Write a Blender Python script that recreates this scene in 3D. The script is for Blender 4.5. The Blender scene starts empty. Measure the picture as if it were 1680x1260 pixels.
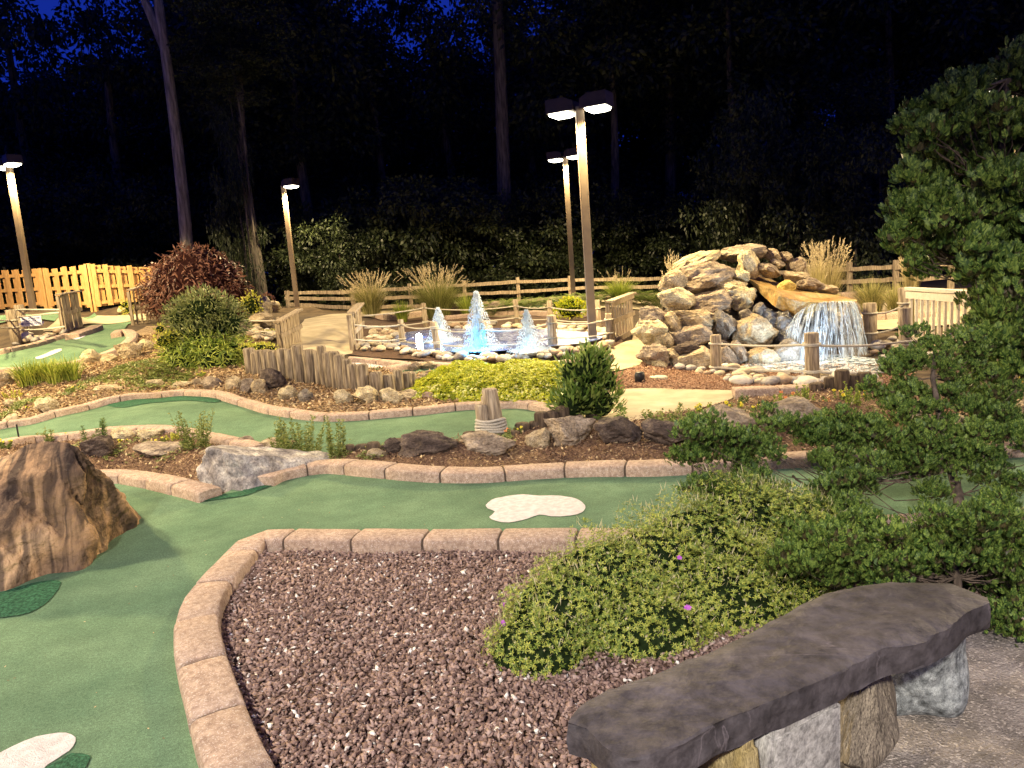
import bpy, bmesh, math, random
import numpy as np
from mathutils import Vector, Matrix, noise
from mathutils.geometry import delaunay_2d_cdt
random.seed(7); RNG = np.random.default_rng(11)
SC = bpy.context.scene
COL = SC.collection
R = math.radians

# ------------------------------------------------------------ camera
CAMH, PITCH, ROLL, FPX = 1.6, R(8.7), R(4.3), 1222.0
_F = Vector((0, math.cos(PITCH), -math.sin(PITCH)))
_U0 = Vector((0, math.sin(PITCH), math.cos(PITCH)))
_R0 = Vector((1, 0, 0))
CR = _R0 * math.cos(ROLL) - _U0 * math.sin(ROLL)
CU = _R0 * math.sin(ROLL) + _U0 * math.cos(ROLL)
CF = _F
cam = bpy.data.cameras.new('camera'); camo = bpy.data.objects.new('camera', cam); COL.objects.link(camo)
M = Matrix((( CR.x, CU.x, -CF.x, 0), (CR.y, CU.y, -CF.y, 0), (CR.z, CU.z, -CF.z, CAMH), (0, 0, 0, 1)))
camo.matrix_world = M
cam.sensor_width = 36; cam.lens = 36 * FPX / 1680
cam.clip_end = 500; cam.clip_start = 0.05
SC.camera = camo
SC.view_settings.view_transform = 'Standard'; SC.view_settings.look = 'None'
SC.view_settings.exposure = 0.0; SC.view_settings.gamma = 1
SC.cycles.max_bounces = 5; SC.cycles.diffuse_bounces = 3; SC.cycles.glossy_bounces = 2
SC.cycles.transmission_bounces = 4; SC.cycles.transparent_max_bounces = 8
SC.cycles.use_denoising = True
SC.cycles.sample_clamp_indirect = 3.0

# ------------------------------------------------------------ dusk sky
W = bpy.data.worlds.new('World'); SC.world = W; W.use_nodes = True
nt = W.node_tree; nt.nodes.clear()
wo = nt.nodes.new('ShaderNodeOutputWorld'); bg = nt.nodes.new('ShaderNodeBackground')
sky = nt.nodes.new('ShaderNodeTexSky'); sky.sky_type = 'NISHITA'; sky.sun_disc = False
sky.sun_elevation = R(-3.5); sky.sun_rotation = R(200)
mul = nt.nodes.new('ShaderNodeMix'); mul.data_type = 'RGBA'; mul.blend_type = 'MIX'
mul.inputs[0].default_value = 0.9
mul.inputs[7].default_value = (0.035, 0.14, 1.9, 1)
nt.links.new(sky.outputs[0], mul.inputs[6]); nt.links.new(mul.outputs[2], bg.inputs[0])
bg.inputs[1].default_value = 0.17
nt.links.new(bg.outputs[0], wo.inputs[0])

# ------------------------------------------------------------ terrain
def ray(px, py):
    d = CF * FPX + CR * (px - 840) - CU * (py - 630)
    return np.array(d.normalized())
def at_z(px, py, z):
    d = ray(px, py); t = (z - CAMH) / d[2]; return np.array((0, 0, CAMH)) + d * t
def at_y(px, py, y):
    d = ray(px, py); return np.array((0, 0, CAMH)) + d * (y / d[1])
CP = []
for px, py, z in [(0,1250,0),(300,1250,0),(800,1250,0),(1600,1250,0),(100,1000,0),(500,850,0),(900,830,0),(1300,850,0),
    (1600,900,0),(500,775,0),(900,770,0),(1300,760,0),(1600,745,0),(200,800,0),(50,850,0),(500,1000,0),(1200,1000,0),
    (100,745,.06),(400,738,.08),(700,738,.09),(1000,715,.09),(1300,690,.08),
    (0,720,.17),(0,693,.2),(150,680,.22),(300,650,.22),(450,670,.15),(600,705,.11),(700,690,.11),(850,670,.1),
    (300,635,.27),(150,640,.36),(250,600,.52),(50,660,.3),(100,610,.48),(0,600,.6),
    (0,575,.75),(100,570,.75),(200,548,.85),(210,530,.95),(335,610,.4),(430,600,.33),
    (560,640,.2),(500,625,.22),(690,648,.12),(520,570,.6),(480,578,.62),(600,580,.42),(540,530,.7),(540,515,.75),
    (640,590,.33),(780,600,.27),(790,580,.29),(850,540,.3),(972,560,.28),(950,575,.28),(1000,560,.27),(650,560,.32),(750,552,.3),(980,552,.29),(900,510,.42),(700,555,.32),
    (900,605,.22),(800,630,.15),(1050,560,.14),(1030,600,.09),(1170,610,.0),(1300,620,0),(1400,640,0),(1550,560,.03),
    (1000,650,.05),(1150,650,.03),(1200,520,.1),(1400,480,.2),(1600,470,.2),(1630,640,.02),(380,540,.75),(300,545,.85),(700,525,.42)]:
    p = at_z(px, py, z); CP.append((p[0], p[1], z))
for px, y, z in [(0,24,1.46),(230,24,1.4),(320,20,1.12),(45,20,1.45),(485,23.5,.95),(420,24,1.0),(560,24,.62),(650,25,.45),(850,26,.3),(1060,24,.3),(940,22,.5),
    (0,35,1.6),(400,35,1.0),(840,35,.5),(1300,30,.3),(1680,30,.3),(0,80,2.5),(840,80,1.5),(1680,80,1.5),(-500,24,1.5),(-500,12,1.0),(-500,6,.3),(2200,10,0),(2200,25,.2)]:
    d = ray(px, 450); CP.append((d[0] / d[1] * y, y, z))
CP = np.array(CP)
def _uv(x, y):
    yy = np.maximum(y, 1.2); return x / yy * 1.6, np.log(yy) * 1.0
_cu, _cv = _uv(CP[:, 0], CP[:, 1]); _cz = CP[:, 2]
def T(x, y):
    x = np.atleast_1d(np.asarray(x, float)); y = np.atleast_1d(np.asarray(y, float))
    u, v = _uv(x, y)
    out = np.empty(len(u))
    for s in range(0, len(u), 20000):
        d2 = (u[s:s+20000, None] - _cu) ** 2 + (v[s:s+20000, None] - _cv) ** 2
        w = 1 / (d2 + 0.0009) ** 2
        out[s:s+20000] = (w * _cz).sum(1) / w.sum(1)
    near = np.clip((y - 1.5) / 1.5, 0, 1)
    far = np.clip((y-5.2)/1.2, 0, 1)                      # the near fairway is level
    return out * near * (0.02 + 0.98 * far)
def T1(x, y): return float(T([x], [y])[0])
_ts = np.geomspace(0.8, 90, 500)
def P(px, py, dz=0.0):
    d = ray(px, py)
    h = CAMH + d[2] * _ts - T(d[0] * _ts, d[1] * _ts) - dz
    i = np.where(h < 0)[0]
    if len(i) == 0: i = 499
    else: i = i[0]
    if i == 0: i = 1
    a, b = _ts[i-1], _ts[i]
    ts = np.linspace(a, b, 20); h = CAMH + d[2] * ts - T(d[0] * ts, d[1] * ts) - dz
    j = int(np.argmin(np.abs(h))); t = ts[j]
    return Vector((d[0] * t, d[1] * t, CAMH + d[2] * t))
def G(px, py): p = P(px, py); p.z = T1(p.x, p.y); return p
def Y(px, y, z=None):       # the ground point at depth y under image column px (near the horizon)
    d = ray(px, 470); x = d[0] / d[1] * y
    return Vector((x, y, T1(x, y) if z is None else z))
def scale_at(p): return (Vector(p) - Vector((0, 0, CAMH))).dot(CF) / FPX     # metres per photo pixel
def H(p, px, py):            # height above the ground at p of the image point (px,py) straight above it
    return at_y(px, py, p[1])[2] - p[2]

# ------------------------------------------------------------ materials
MATS = {}
def mat(name, c1, c2=None, scale=20, rough=.8, bump=0., bscale=None, detail=6, c3=None, stretch=None, metal=0, spec=.3, seg=None, isl=False, coord='Object', trans=0, lo=.35, hi=.65):
    if name in MATS: return MATS[name]
    m = bpy.data.materials.new(name); m.use_nodes = True; n = m.node_tree; b = n.nodes['Principled BSDF']
    b.inputs['Roughness'].default_value = rough; b.inputs['Metallic'].default_value = metal
    b.inputs['Specular IOR Level'].default_value = spec
    if trans: b.inputs['Transmission Weight'].default_value = trans
    tc = n.nodes.new('ShaderNodeTexCoord'); mp = n.nodes.new('ShaderNodeMapping')
    n.links.new(tc.outputs[coord], mp.inputs[0])
    if stretch: mp.inputs['Scale'].default_value = stretch
    c2 = c2 or tuple(v * .7 for v in c1)
    ramp = n.nodes.new('ShaderNodeValToRGB'); e = ramp.color_ramp.elements
    e[0].position = lo; e[0].color = (*c1, 1); e[1].position = hi; e[1].color = (*c2, 1)
    if c3: x = e.new((lo + hi) / 2); x.color = (*c3, 1)
    no = n.nodes.new('ShaderNodeTexNoise'); no.inputs['Scale'].default_value = scale; no.inputs['Detail'].default_value = detail
    n.links.new(mp.outputs[0], no.inputs[0])
    if isl:
        g = n.nodes.new('ShaderNodeNewGeometry')
        if isl == 'ramp':
            n.links.new(g.outputs['Random Per Island'], ramp.inputs[0])
            ramp.color_ramp.interpolation = 'LINEAR'
        else:
            mi = n.nodes.new('ShaderNodeMath'); mi.operation = 'MULTIPLY_ADD'
            mi.inputs[1].default_value = .55; n.links.new(g.outputs['Random Per Island'], mi.inputs[0])
            m2 = n.nodes.new('ShaderNodeMath'); m2.operation = 'MULTIPLY'; m2.inputs[1].default_value = .45
            n.links.new(no.outputs[0], m2.inputs[0]); n.links.new(m2.outputs[0], mi.inputs[2])
            n.links.new(mi.outputs[0], ramp.inputs[0])
    else: n.links.new(no.outputs[0], ramp.inputs[0])
    n.links.new(ramp.outputs[0], b.inputs['Base Color'])
    if bump:
        bn = n.nodes.new('ShaderNodeTexNoise'); bn.inputs['Scale'].default_value = bscale or scale * 3; bn.inputs['Detail'].default_value = 8
        n.links.new(mp.outputs[0], bn.inputs[0])
        bu = n.nodes.new('ShaderNodeBump'); bu.inputs['Strength'].default_value = min(1, bump); bu.inputs['Distance'].default_value = .02 * max(1, bump)
        n.links.new(bn.outputs[0], bu.inputs['Height']); n.links.new(bu.outputs[0], b.inputs['Normal'])
    MATS[name] = m; return m
def emit(name, col, s):
    m = bpy.data.materials.new(name); m.use_nodes = True; b = m.node_tree.nodes['Principled BSDF']
    b.inputs['Base Color'].default_value = (*col, 1); b.inputs['Emission Color'].default_value = (*col, 1); b.inputs['Emission Strength'].default_value = s
    MATS[name] = m; return m
def leafmat(name, c1, c2, c3=None, rough=.5, spec=.35, tl=.25, scale=3, lo=.3, hi=.7):
    m = mat(name, c1, c2, scale=scale, rough=rough, spec=spec, isl=True, c3=c3, detail=2, lo=lo, hi=hi)
    n = m.node_tree; b = n.nodes['Principled BSDF']; out = n.nodes['Material Output']
    t = n.nodes.new('ShaderNodeBsdfTranslucent'); mx = n.nodes.new('ShaderNodeMixShader'); mx.inputs[0].default_value = tl
    src = b.inputs['Base Color'].links[0].from_socket
    n.links.new(src, t.inputs[0]); n.links.new(b.outputs[0], mx.inputs[1]); n.links.new(t.outputs[0], mx.inputs[2]); n.links.new(mx.outputs[0], out.inputs[0])
    return m

TURF = mat('turf', (.110,.193,.112), (.156,.253,.146), scale=2.0, rough=.95, bump=.5, bscale=500, detail=10, spec=.12)
def _turf_fix():
    n = TURF.node_tree; b = n.nodes['Principled BSDF']
    src = b.inputs['Base Color'].links[0].from_socket
    f = n.nodes.new('ShaderNodeTexNoise'); f.inputs['Scale'].default_value = 260; f.inputs['Detail'].default_value = 3
    n.links.new(n.nodes['Mapping'].outputs[0], f.inputs[0])
    r = n.nodes.new('ShaderNodeMapRange'); r.inputs[1].default_value = .3; r.inputs[2].default_value = .7; r.inputs[3].default_value = .62; r.inputs[4].default_value = 1.35
    n.links.new(f.outputs[0], r.inputs[0])
    mx = n.nodes.new('ShaderNodeMix'); mx.data_type = 'RGBA'; mx.blend_type = 'MULTIPLY'; mx.inputs[0].default_value = 1
    n.links.new(src, mx.inputs[6]); n.links.new(r.outputs[0], mx.inputs[7]); n.links.new(mx.outputs[2], b.inputs['Base Color'])
_turf_fix()
TURF_D = mat('turf_rough', (.018,.085,.04), (.04,.14,.07), scale=60, rough=.9, bump=1, bscale=120, spec=.2)
KERB = mat('kerb_stone', (.34,.235,.17), (.52,.39,.29), scale=40, rough=.85, bump=.6, bscale=260, c3=(.43,.31,.23), spec=.25)
def _speck(m, scale=170, thr=.62, col=(.62,.52,.44)):
    n = m.node_tree; b = n.nodes['Principled BSDF']; src = b.inputs['Base Color'].links[0].from_socket
    f = n.nodes.new('ShaderNodeTexNoise'); f.inputs['Scale'].default_value = scale; f.inputs['Detail'].default_value = 1
    n.links.new(n.nodes['Mapping'].outputs[0], f.inputs[0])
    r = n.nodes.new('ShaderNodeMapRange'); r.inputs[1].default_value = thr; r.inputs[2].default_value = thr + .07
    n.links.new(f.outputs[0], r.inputs[0])
    mx = n.nodes.new('ShaderNodeMix'); mx.data_type = 'RGBA'
    n.links.new(r.outputs[0], mx.inputs[0]); n.links.new(src, mx.inputs[6]); mx.inputs[7].default_value = (*col, 1); n.links.new(mx.outputs[2], b.inputs['Base Color'])
_speck(KERB, 150, .585)
JOINT = mat('kerb_joint', (.07,.05,.035), (.11,.08,.06), scale=60, rough=.95)
SOIL = mat('soil', (.055,.03,.018), (.12,.07,.045), scale=30, rough=.95, bump=1, bscale=90)
MULCH = mat('mulch', (.10,.055,.03), (.30,.19,.10), scale=60, rough=.95, bump=1, bscale=90, c3=(.17,.10,.06))
CONC = mat('concrete', (.20,.175,.15), (.34,.30,.265), scale=9, rough=.9, bump=1, bscale=110, c3=(.27,.235,.205))
_speck(CONC, 90, .58, (.50,.44,.38))
PATH = mat('path_concrete', (.36,.30,.19), (.48,.40,.27), scale=3, rough=.9, bump=.3, bscale=150)
GROUND = mat('ground', (.045,.03,.018), (.10,.07,.04), scale=4, rough=1, bump=.6, bscale=30)
WOODG = mat('grey_wood', (.20,.155,.105), (.50,.41,.29), scale=9, rough=.85, bump=.8, bscale=30, stretch=(5,5,.5), c3=(.34,.27,.185))
WOODY = mat('yellow_wood', (.50,.27,.09), (.66,.40,.16), scale=8, rough=.75, bump=.3, bscale=40, stretch=(4,4,.6), spec=.3)
ROPE = mat('rope', (.50,.45,.35), (.70,.65,.54), scale=120, rough=.9, bump=.8, bscale=200)

LITTER = mat('litter_soil', (.17,.11,.06), (.48,.37,.21), scale=45, rough=.95, bump=1, bscale=80, c3=(.30,.21,.12))
def mottle(m, scale, lo=.5, hi=1.3, amt=1., thr=(.35,.65), coordname='Mapping', musg=False):
    n = m.node_tree; b = n.nodes['Principled BSDF']; src = b.inputs['Base Color'].links[0].from_socket
    f = n.nodes.new('ShaderNodeTexNoise'); f.inputs['Scale'].default_value = scale; f.inputs['Detail'].default_value = 8; f.inputs['Roughness'].default_value = .7
    n.links.new(n.nodes[coordname].outputs[0], f.inputs[0])
    r = n.nodes.new('ShaderNodeMapRange'); r.inputs[1].default_value = thr[0]; r.inputs[2].default_value = thr[1]; r.inputs[3].default_value = lo; r.inputs[4].default_value = hi
    n.links.new(f.outputs[0], r.inputs[0]); mx = n.nodes.new('ShaderNodeMix'); mx.data_type = 'RGBA'; mx.blend_type = 'MULTIPLY'; mx.inputs[0].default_value = amt
    n.links.new(src, mx.inputs[6]); n.links.new(r.outputs[0], mx.inputs[7]); n.links.new(mx.outputs[2], b.inputs['Base Color']); return m
def veins(m, scale, col, width=.012, stretch=(1,1,1), rot=0):
    n = m.node_tree; b = n.nodes['Principled BSDF']; src = b.inputs['Base Color'].links[0].from_socket
    mp = n.nodes.new('ShaderNodeMapping'); mp.inputs['Scale'].default_value = stretch; mp.inputs['Rotation'].default_value = (0, 0, rot)
    n.links.new(n.nodes['Texture Coordinate'].outputs['Object'], mp.inputs[0])
    f = n.nodes.new('ShaderNodeTexNoise'); f.inputs['Scale'].default_value = scale; f.inputs['Detail'].default_value = 7; f.inputs['Distortion'].default_value = .8
    n.links.new(mp.outputs[0], f.inputs[0])
    a = n.nodes.new('ShaderNodeMath'); a.operation = 'SUBTRACT'; a.inputs[1].default_value = .5; n.links.new(f.outputs[0], a.inputs[0])
    c = n.nodes.new('ShaderNodeMath'); c.operation = 'ABSOLUTE'; n.links.new(a.outputs[0], c.inputs[0])
    r = n.nodes.new('ShaderNodeMapRange'); r.inputs[1].default_value = 0; r.inputs[2].default_value = width; r.inputs[3].default_value = .8; r.inputs[4].default_value = 0
    n.links.new(c.outputs[0], r.inputs[0]); g = n.nodes.new('ShaderNodeTexNoise'); g.inputs['Scale'].default_value = scale * 2.3; n.links.new(mp.outputs[0], g.inputs[0])
    gm = n.nodes.new('ShaderNodeMapRange'); gm.inputs[1].default_value = .45; gm.inputs[2].default_value = .62; n.links.new(g.outputs[0], gm.inputs[0])
    mu = n.nodes.new('ShaderNodeMath'); mu.operation = 'MULTIPLY'; n.links.new(r.outputs[0], mu.inputs[0]); n.links.new(gm.outputs[0], mu.inputs[1])
    mx = n.nodes.new('ShaderNodeMix'); mx.data_type = 'RGBA'; n.links.new(mu.outputs[0], mx.inputs[0]); n.links.new(src, mx.inputs[6]); mx.inputs[7].default_value = (*col, 1); n.links.new(mx.outputs[2], b.inputs['Base Color']); return m

mottle(TURF, 1.1, .84, 1.12); mottle(TURF, 7, .90, 1.08); mottle(TURF, 75, .78, 1.22); mottle(TURF_D, 60, .6, 1.35); mottle(KERB, 5, .82, 1.1)
mottle(PATH, 2.2, .8, 1.1); mottle(CONC, 3, .75, 1.12)
# ------------------------------------------------------------ object helpers
def link(o, parent=None):
    COL.objects.link(o)
    if parent is not None: o.parent = parent
    return o
def mk(name, verts, faces, m, parent=None, smooth=False):
    me = bpy.data.meshes.new(name); me.from_pydata([tuple(v) for v in verts], [], faces)
    if smooth: me.shade_smooth()
    ms = m if isinstance(m, (list, tuple)) else [m]
    for k in ms: me.materials.append(k)
    me.update(); return link(bpy.data.objects.new(name, me), parent)
def mk_np(name, V, F, m, parent=None, smooth=False):
    """V (n,3), F (k,4) or (k,3) int arrays"""
    me = bpy.data.meshes.new(name); V = np.asarray(V, np.float32); F = np.asarray(F, np.int32); c = F.shape[1]
    me.vertices.add(len(V)); me.vertices.foreach_set('co', V.ravel())
    me.loops.add(F.size); me.loops.foreach_set('vertex_index', F.ravel())
    me.polygons.add(len(F)); me.polygons.foreach_set('loop_start', np.arange(0, F.size, c, dtype=np.int32))
    me.update(calc_edges=True)
    if smooth: me.shade_smooth()
    me.materials.append(m); return link(bpy.data.objects.new(name, me), parent)
def tag(o, label=None, cat=None, group=None, kind=None):
    if label: o['label'] = label
    if cat: o['category'] = cat
    if group: o['group'] = group
    if kind: o['kind'] = kind
    return o
def empty(name, loc, rz=0, label=None, cat=None, group=None):
    o = bpy.data.objects.new(name, None); COL.objects.link(o); o.location = loc; o.rotation_euler = (0, 0, rz)
    o.empty_display_size = .1
    return tag(o, label, cat, group)
class MB:
    def __init__(s): s.v = []; s.f = []
    def add(s, v, f):
        k = len(s.v); s.v += [tuple(a) for a in v]; s.f += [tuple(i + k for i in q) for q in f]
    def box(s, c, d, rz=0, tilt=None):
        hx, hy, hz = d[0] / 2, d[1] / 2, d[2] / 2
        vs = [Vector((x, y, z)) for x in (-hx, hx) for y in (-hy, hy) for z in (-hz, hz)]
        m = Matrix.Rotation(rz, 3, 'Z')
        if tilt: m = m @ Matrix.Rotation(tilt[0], 3, 'X') @ Matrix.Rotation(tilt[1], 3, 'Y')
        s.add([m @ v + Vector(c) for v in vs], [(0,1,3,2),(4,6,7,5),(0,4,5,1),(2,3,7,6),(0,2,6,4),(1,5,7,3)])
    def beam(s, a, b, w, h, up=(0,0,1), sub=1, jit=0):
        a, b = Vector(a), Vector(b); d = (b - a).normalized(); x = d.cross(Vector(up)).normalized(); u = x.cross(d)
        vs = []
        for i in range(sub + 1):
            c = a.lerp(b, i / sub); jw = 1 + random.uniform(-jit, jit); jh = 1 + random.uniform(-jit, jit)
            o = x * random.uniform(-jit, jit) * w + u * random.uniform(-jit, jit) * h
            for sx, su in ((-1,-1),(1,-1),(1,1),(-1,1)): vs.append(c + o + x * sx * w / 2 * jw + u * su * h / 2 * jh)
        fs = [(0,1,2,3)[::-1], tuple(4*sub + i for i in range(4))]
        for i in range(sub):
            for k in range(4): fs.append((4*i+k, 4*i+(k+1)%4, 4*i+4+(k+1)%4, 4*i+4+k))
        s.add(vs, fs)
    def tube(s, pts, rads, n=10, cap=True):
        pts = [Vector(p) for p in pts]
        if not hasattr(rads, '__len__'): rads = [rads] * len(pts)
        vs, fs = [], []; x = None
        for i, p in enumerate(pts):
            d = (pts[min(i+1, len(pts)-1)] - pts[max(i-1, 0)]).normalized()
            if x is None: x = d.orthogonal().normalized()
            else: x = (x - d * x.dot(d)).normalized()
            y = d.cross(x)
            for k in range(n):
                a = 2 * math.pi * k / n; vs.append(p + (x * math.cos(a) + y * math.sin(a)) * rads[i])
        for i in range(len(pts) - 1):
            for k in range(n): fs.append((i*n+k, i*n+(k+1)%n, (i+1)*n+(k+1)%n, (i+1)*n+k))
        if cap: fs += [tuple(range(n))[::-1], tuple((len(pts)-1)*n + k for k in range(n))]
        s.add(vs, fs)
    def build(s, name, m, parent=None, smooth=False, org=None, bevel=0):
        v = s.v
        if org is not None: o = Vector(org); v = [Vector(p) - o for p in v]
        ob = mk(name, v, s.f, m, parent, smooth)
        if org is not None: ob.location = org
        if bevel:
            bm = bmesh.new(); bm.from_mesh(ob.data)
            bmesh.ops.bevel(bm, geom=bm.edges[:], offset=bevel, segments=2, affect='EDGES', profile=.6)
            bm.to_mesh(ob.data); bm.free()
        return ob
def copy_tree(o, parent=None):
    c = o.copy(); COL.objects.link(c); c.parent = parent
    for ch in list(o.children): copy_tree(ch, c)
    return c

def smooth_line(pts, step=.06):
    """Catmull-Rom through 2D/3D points, resampled"""
    P_ = [Vector(p) for p in pts]; out = []
    for i in range(len(P_) - 1):
        p0, p1, p2, p3 = P_[max(i-1,0)], P_[i], P_[i+1], P_[min(i+2, len(P_)-1)]
        n = max(2, int((p2 - p1).length / step))
        for k in range(n):
            t = k / n; t2 = t*t; t3 = t2*t
            out.append(.5 * ((2*p1) + (p2-p0)*t + (2*p0-5*p1+4*p2-p3)*t2 + (3*p1-p0-3*p2+p3)*t3))
    out.append(P_[-1]); return out
def line_px(pts, dz=.085, step=.06):
    q = [P(x, y, dz) for x, y in pts]
    return [(p.x, p.y) for p in smooth_line([Vector((p.x, p.y, 0)) for p in q], step)]

def kerb(pts, label, w=.20, h=.095, block=.46, group='cast kerbs round the greens', closed=False):
    """pts: list of world xy along the middle of the kerb"""
    L = [Vector((x, y, 0)) for x, y in pts]
    cum = [0]
    for a, b in zip(L, L[1:]): cum.append(cum[-1] + (b - a).length)
    tot = cum[-1]; nb = max(1, round(tot / block)); bl = tot / nb
    arr = np.array([(p.x, p.y) for p in L])
    def pos(s):
        x = np.interp(s, cum, arr[:, 0]); y = np.interp(s, cum, arr[:, 1]); return Vector((x, y, 0))
    prof = [(-.5,-.5),(-.5,.66),(-.465,.86),(-.39,.97),(0,1.02),(.39,.97),(.465,.86),(.5,.66),(.5,-.5)]
    V, F, MI = [], [], []
    def sect(s, k, shr, dy=0):
        p = pos(s); d = (pos(min(tot, s + .03)) - pos(max(0, s - .03))).normalized(); nrm = Vector((d.y, -d.x, 0))
        z0 = T1(p.x, p.y)
        return [p + nrm * (a * w * shr) + Vector((0, 0, z0 + b * h * (shr if b > 0 else 1) + dy)) for a, b in prof]
    rings = []
    for i in range(nb):
        jd = random.uniform(-.004, .004); jb = random.uniform(-.03, .03) if 0 < i < nb else 0
        a = i * bl + (0 if i == 0 else .008); b = (i + 1) * bl - .008; r = []
        ss = [a, a + .012] + list(np.linspace(a + .012, b - .012, max(2, int(bl / .09)))[1:-1]) + [b - .012, b]
        for j, s in enumerate(ss):
            k = .93 if j in (0, len(ss)-1) else 1 + random.uniform(-.012, .012)
            r.append(sect(s, 0, k, jd))
        k0 = len(V); n = len(prof)
        for q in r: V += q
        for j in range(len(r) - 1):
            for m_ in range(n - 1): F.append((k0 + j*n + m_, k0 + j*n + m_ + 1, k0 + (j+1)*n + m_ + 1, k0 + (j+1)*n + m_)); MI.append(0)
        F.append(tuple(k0 + m_ for m_ in range(n))[::-1]); MI.append(0)
        F.append(tuple(k0 + (len(r)-1)*n + m_ for m_ in range(n))); MI.append(0)
    # mortar core
    k0 = len(V); ss = np.linspace(.03, tot - .03, max(3, int(tot / .08)))
    for s in ss: V += sect(s, 0, .86)
    for j in range(len(ss) - 1):
        for m_ in range(n - 1): F.append((k0 + j*n + m_, k0 + j*n + m_ + 1, k0 + (j+1)*n + m_ + 1, k0 + (j+1)*n + m_)); MI.append(1)
    o = mk('kerb', V, F, [KERB, JOINT]); o.data.polygons.foreach_set('material_index', MI)
    o.data.shade_smooth()
    try: o.data.set_sharp_from_angle(angle=R(34))
    except Exception: pass
    return tag(o, label, 'kerb', group)

def inside(poly, X, Yy):
    c = np.zeros(len(X), bool); n = len(poly); j = n - 1
    for i in range(n):
        xi, yi = poly[i]; xj, yj = poly[j]
        t = ((yi > Yy) != (yj > Yy)) & (X < (xj - xi) * (Yy - yi) / (yj - yi + 1e-12) + xi)
        c ^= t; j = i
    return c
def sheet(name, poly, m, dz, step=.12, mound=0., nz=0., kind='structure', label=None, nsc=3., cat=None, fine=None):
    poly = [tuple(p)[:2] for p in poly]
    # densify
    B = []
    for (x0, y0), (x1, y1) in zip(poly, poly[1:] + poly[:1]):
        n = max(1, int(math.hypot(x1 - x0, y1 - y0) / step))
        for k in range(n): B.append((x0 + (x1 - x0) * k / n, y0 + (y1 - y0) * k / n))
    A = np.array(B); lo = A.min(0); hi = A.max(0)
    gx, gy = np.meshgrid(np.arange(lo[0], hi[0], step), np.arange(lo[1], hi[1], step)); gx = gx.ravel() + .37 * step; gy = gy.ravel() + .41 * step
    k = inside(B, gx, gy); gx, gy = gx[k], gy[k]
    if len(gx):
        dmin = np.full(len(gx), 1e9)
        for s in range(0, len(A), 200): dmin = np.minimum(dmin, np.sqrt((gx[:, None] - A[None, s:s+200, 0])**2 + (gy[:, None] - A[None, s:s+200, 1])**2).min(1))
        k = dmin > step * .45; gx, gy, dmin = gx[k], gy[k], dmin[k]
    pts = [Vector(b) for b in B] + [Vector((a, b)) for a, b in zip(gx, gy)]
    nb = len(B)
    r = delaunay_2d_cdt(pts, [(i, (i + 1) % nb) for i in range(nb)], [], 1, 1e-5)
    V = np.array([(v.x, v.y) for v in r[0]]); F = [tuple(f) for f in r[2]]
    z = T(V[:, 0], V[:, 1]) + dz
    if mound or nz:
        dm = np.full(len(V), 1e9)
        for s in range(0, len(A), 200): dm = np.minimum(dm, np.sqrt((V[:, None, 0] - A[None, s:s+200, 0])**2 + (V[:, None, 1] - A[None, s:s+200, 1])**2).min(1))
        z += mound * np.clip(dm / .5, 0, 1) ** .7
        if nz: z += nz * np.clip(dm / .1, 0, 1) * np.array([noise.noise(Vector((a * nsc, b * nsc, 0))) + .5 * noise.noise(Vector((a * nsc * 3, b * nsc * 3, 5))) for a, b in V])
    # ensure faces up
    F2 = []
    for f in F:
        a, b, c = V[f[0]], V[f[1]], V[f[2]]
        F2.append(f if (b[0]-a[0])*(c[1]-a[1]) - (b[1]-a[1])*(c[0]-a[0]) > 0 else f[::-1])
    o = mk(name, np.column_stack([V, z]), F2, m, smooth=True)
    if kind: o['kind'] = kind
    if label: o['label'] = label
    if cat: o['category'] = cat
    return o
# ============================================================ GROUND
def build_ground():
    xs = np.concatenate([np.linspace(-130, -24, 16), np.arange(-23, 23, .2), np.linspace(24, 130, 16)])
    ys = np.concatenate([np.linspace(-60, -2, 12), np.arange(-1.5, 13, .15), np.arange(13, 36, .35), np.linspace(37, 160, 20)])
    X, Yy = np.meshgrid(xs, ys); z = T(X.ravel(), Yy.ravel()) - .014
    V = np.column_stack([X.ravel(), Yy.ravel(), z]); n = len(xs); i = np.arange(len(ys) - 1)[:, None] * n + np.arange(n - 1)[None]
    i = i.ravel(); F = np.column_stack([i, i + 1, i + n + 1, i + n])
    o = mk_np('ground', V, F, GROUND, smooth=True); o['kind'] = 'structure'
build_ground()

def xy(px, py, dz=0): p = P(px, py, dz); return (p.x, p.y)
K1 = line_px([(470,1420),(430,1330),(395,1262),(368,1200),(346,1130),(328,1070),(322,1020),(332,980),(358,944),(388,912),(412,886),(434,877),(470,876),(580,877),(700,878),(800,877),(900,876),(1000,876),(1150,876),(1300,868),(1430,857),(1600,846),(1780,836),(1900,830)])
K2 = line_px([(430,783),(455,772),(500,763),(550,758),(620,762),(700,769),(780,771),(860,767),(950,762),(1050,760),(1120,757),(1290,747),(1400,741),(1550,734),(1750,724),(1900,716)])
K3 = line_px([(40,800),(100,782),(150,775),(200,775),(250,782),(300,792),(345,804)])
K4 = line_px([(-120,720),(-60,706),(0,692),(60,682),(120,667),(165,655),(225,645),(290,640),(330,640),(370,646),(410,658),(450,668),(510,676),(580,677),(640,672),(700,667),(740,662),(785,659),(850,657),(885,661),(915,670),(945,682)])
K5 = line_px([(-120,742),(-60,732),(0,723),(80,712),(160,703),(220,699),(280,700),(330,708),(380,719),(425,730)])
K6 = line_px([(-80,622),(-20,610),(40,606),(90,601),(130,593),(160,585),(190,574),(212,560),(217,550),(211,544),(199,543),(190,548)], step=.05)
K7 = line_px([(-80,588),(0,574),(40,566),(80,556),(110,547)], step=.05)
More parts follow.
